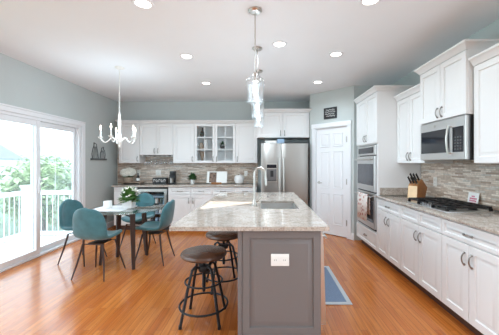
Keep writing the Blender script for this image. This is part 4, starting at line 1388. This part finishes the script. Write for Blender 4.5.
CANS = [(-1.04, 2.41, 'nearest the sliding-door side at the top edge'), (-0.996, 3.60, 'between the chandelier and the nearest pendant'), (-0.996, 4.81, 'in front of the glazed cabinet'), (0.179, 3.235, 'just beside the middle pendant'), (0.908, 3.53, 'over the walkway before the cooktop'), (0.916, 4.75, 'before the angled pantry wall'), (0.898, 2.36, 'over the walkway nearest the camera'), (0.9, 1.15, 'added unseen above the camera on the cooktop side'), (1.3, 0.1, 'added unseen behind the camera on the cooktop side')]  # last two are extra fill lights out of view, added for brightness
for x, y, where in CANS:
    r = thing('recessed_light', f'round recessed ceiling light {where}', 'ceiling light', (x, y, ZC), 'recessed ceiling lights')
    m = MB(); m.lathe([(0.062, -0.001), (0.09, -0.001), (0.088, -0.006), (0.066, -0.009), (0.062, -0.006)], (x, y, ZC), 32, cap=False); m.build('trim_ring', 'trim', r)
    m = MB(); m.lathe([(0, -0.004), (0.062, -0.004), (0.062, -0.0015), (0, -0.0015)], (x, y, ZC), 32); m.build('diffuser', 'canlight', r)
    light('downlight', (x, y, ZC - 0.02), 28, spot=165, kind='SPOT', size=0.06, parent=r)

PX = -0.08
pl = ['nearest', 'middle', 'farthest']
pd_lab = ['clear glass pendant over the near end of the island, closest to the camera', 'clear glass pendant hanging in the middle of the row over the island', 'clear glass pendant over the far end of the island by the refrigerator']
proto = None
for i, y in enumerate((2.52, 3.35, 4.18)):
    if proto is None:
        proto = thing('pendant_light', pd_lab[0], 'pendant light', (0, 0, 0), 'glass pendants over the island')
        m = MB(); m.lathe([(0, 0), (0.062, 0), (0.062, -0.008), (0.05, -0.022), (0.012, -0.026), (0, -0.026)], seg=32); m.build('canopy', 'nickel', proto)
        m = MB(); m.lathe([(0, -0.026), (0.0055, -0.026), (0.0055, -0.57), (0, -0.57)], seg=10); m.build('rod', 'nickel', proto)
        m = MB(); m.lathe([(0, -0.565), (0.018, -0.565), (0.024, -0.585), (0.024, -0.64), (0, -0.64)], seg=18); m.build('socket', 'nickel', proto)
        m = MB(); m.lathe([(0.026, -0.596), (0.05, -0.602), (0.078, -0.622), (0.086, -0.65), (0.084, -0.69), (0.068, -0.815), (0.070, -0.838), (0.067, -0.838), (0.065, -0.815), (0.081, -0.69), (0.083, -0.65), (0.076, -0.625), (0.05, -0.605), (0.026, -0.599)], seg=32, cap=False); m.build('glass_shade', 'shadeglass', proto)
        m = MB(); m.lathe([(0, -0.64), (0.011, -0.642), (0.012, -0.66), (0.022, -0.70), (0.023, -0.72), (0.015, -0.745), (0, -0.752)], seg=18); m.build('bulb', 'bulb', proto)
        p_ = proto
    else:
        p_ = dup(proto)
    place(p_, (PX, y, ZC), 0, pd_lab[i])
    light('pendant_glow', (PX, y, ZC - 0.90), 7, size=0.03)

CX, CY = -2.08, 4.03
cl = thing('chandelier', 'white five-arm candle chandelier over the dining table', 'chandelier', (CX, CY, ZC))
C3 = Vector((CX, CY, ZC))
m = MB(); m.lathe([(0, 0), (0.065, 0), (0.065, -0.008), (0.045, -0.02), (0.01, -0.03), (0, -0.03)], C3, 28); m.build('canopy', 'whitemetal', cl)
m = MB()
for k in range(24):
    z = -0.03 - k * 0.026
    pts = [(0.008 * math.cos(2 * PI * q / 10) if k % 2 else 0, 0 if k % 2 else 0.008 * math.cos(2 * PI * q / 10), z - 0.015 + 0.018 * math.sin(2 * PI * q / 10)) for q in range(10)]
    m.tube([tuple(C3 + Vector(p)) for p in pts], 0.003, 5, closed=True)
m.build('chain', 'whitemetal', cl)
m = MB(); m.lathe([(0, -0.65), (0.012, -0.65), (0.018, -0.68), (0.012, -0.72), (0.02, -0.76), (0.022, -0.86), (0.014, -0.92), (0.024, -0.97), (0.034, -1.02), (0.04, -1.06), (0.028, -1.10), (0.014, -1.12), (0.018, -1.135), (0.01, -1.155), (0, -1.16)], C3, 20); m.build('column', 'whitemetal', cl)
for k in range(5):
    a = 2 * PI * k / 5 + R(200)
    d = Vector((math.cos(a), math.sin(a), 0))
    m = MB()
    pts = []
    for t in range(15):
        q = t / 14
        rr = 0.03 + 0.21 * q
        z = -1.06 + 0.05 * math.sin(q * PI * 1.0) * (1 - q) * 1.6 - 0.055 * math.sin(max(0, q - 0.35) / 0.65 * PI) + 0.035 * q ** 3
        pts.append(tuple(C3 + d * rr + Vector((0, 0, z))))
    m.tube(pts, 0.0065, 8)
    arm = m.build('arm', 'whitemetal', cl)
    e = C3 + d * 0.24
    m = MB(); m.lathe([(0, -1.03), (0.012, -1.03), (0.034, -1.01), (0.036, -1.004), (0.012, -1.006), (0.012, -1.0), (0, -1.0)], e, 18); m.build('candle_cup', 'whitemetal', arm)
    m = MB(); m.lathe([(0, -1.0), (0.0095, -1.0), (0.0095, -0.915), (0, -0.913)], e, 14); m.build('candle_sleeve', 'whitemetal', arm)
    m = MB(); m.lathe([(0, -0.912), (0.006, -0.911), (0.012, -0.892), (0.011, -0.875), (0.004, -0.848), (0, -0.835)], e, 14); m.build('bulb', 'bulb', arm)
light('chandelier_glow', (CX, CY, ZC - 0.86), 15, size=0.2)

# ------------------------------------------------------------------ outside
m = MB()
for k in range(12):
    x1 = XL - 0.125 - k * 0.14
    m.box(x1 - 0.134, 0.5, -0.23, x1, 6.0, -0.2)
m.box(XL - 0.125 - 12 * 0.14, 0.5, -0.32, XL - 0.125, 6.0, -0.235)
o = struct('floor_deck', m, 'deck'); o['label'] = 'pale boarded deck outside the sliding door'
rl = thing('deck_railing', 'white deck railing with thin balusters outside the sliding door', 'railing', (-4.3, 5.9, -0.2))
def rail(ax, ay, bx, by):
    m = MB(); a = Vector((ax, ay, 0)); b = Vector((bx, by, 0)); d = (b - a).normalized(); s = Vector((-d.y, d.x, 0))
    def bar(z0, z1, hw): m.hexa([tuple(a + s * hw + Vector((0, 0, z0))), tuple(b + s * hw + Vector((0, 0, z0))), tuple(b - s * hw + Vector((0, 0, z0))), tuple(a - s * hw + Vector((0, 0, z0)))], [tuple(a + s * hw + Vector((0, 0, z1))), tuple(b + s * hw + Vector((0, 0, z1))), tuple(b - s * hw + Vector((0, 0, z1))), tuple(a - s * hw + Vector((0, 0, z1)))])
    bar(0.71, 0.79, 0.045); m.build('top_rail', 'trim', rl)
    m = MB(); bar(-0.15, -0.07, 0.025); m.build('bottom_rail', 'trim', rl)
    n = int((b - a).length / 0.11)
    for k in range(1, n):
        p = a.lerp(b, k / n)
        mm = MB(); mm.tube([(p.x, p.y, -0.07), (p.x, p.y, 0.71)], 0.008, 6); mm.build('baluster', 'trim', rl)
rail(-3.5, 5.9, -4.93, 5.9)
rail(-5.0, 5.83, -5.0, 1.5)
for x, y in ((-5.0, 5.9), (-5.0, 1.43), (-3.49, 5.9)):
    m = MB(); m.box(x - 0.068, y - 0.068, -0.2, x + 0.068, y + 0.068, 0.86, 0.005, 1); m.box(x - 0.085, y - 0.085, 0.86, x + 0.085, y + 0.085, 0.9, 0.008, 1); m.build('post', 'trim', rl)
m = MB(); m.box(-70, -30, -3.2, XL - 0.3, 80, -3.0); o = struct('ground', m, 'lawn'); o['label'] = 'lawn below the deck'

hs = thing('house', 'pale neighbouring house with grey gable roof beyond the deck', 'house', (-33.5, 37, -3))
m = MB(); m.box(-37, 36, -3, -31, 44, 1.9); m.build('house_walls', 'siding', hs)
m = MB(); m.hexa([(-37.5, 35.6, 1.9), (-30.5, 35.6, 1.9), (-34, 35.6, 4.0)], [(-37.5, 44.4, 1.9), (-30.5, 44.4, 1.9), (-34, 44.4, 4.0)]); m.build('roof', 'roof', hs)


def tree(x, y, h, rad, label, mname):
    r = thing('tree', label, 'tree', (x, y, -3), 'trees beyond the deck')
    m = MB(); m.tube([(x, y, -3), (x + 0.1, y, -3 + h * 0.4), (x, y, -3 + h * 0.8)], [rad * 0.09, rad * 0.07, rad * 0.03], 8); m.build('trunk', 'bark', r)
    m = MB()
    for k in range(1300):
        a = random.uniform(0, 2 * PI); zz = random.uniform(-1, 1); rr = math.sqrt(1 - zz * zz); q = random.uniform(0.55, 1.0) * (1 + 0.2 * math.sin(3 * a + 2 * zz))
        p = Vector((x + rad * rr * math.cos(a) * q, y + rad * rr * math.sin(a) * q, -3 + h * 0.58 + h * 0.42 * zz * q))
        m.leafcard(p, (random.uniform(-1, 1), random.uniform(-1, 1), random.uniform(-1, 0.6)), rad * 0.22, rad * 0.13)
    m.build('crown', mname, r, recalc=False)


TR_ = [(-13.5, 17.0, 4.6, 2.2, 'pale green tree filling the fixed door pane', 'tree'), (-9.4, 15.0, 4.3, 1.7, 'pale green tree nearest the dining corner beyond the deck', 'tree_dark'), (-17.3, 22.0, 4.9, 2.0, 'round green tree behind the corner post of the deck', 'tree'), (-14.0, 12.6, 3.6, 1.5, 'low green tree beneath the neighbouring roof', 'tree_dark'), (-20.8, 18.0, 6.2, 2.1, 'taller dark tree in front of the neighbouring house', 'tree_dark'), (-13.5, 26, 5.6, 2.2, 'hazy tree farthest beyond the deck railing', 'tree_dark')]
for a in TR_: tree(*a)
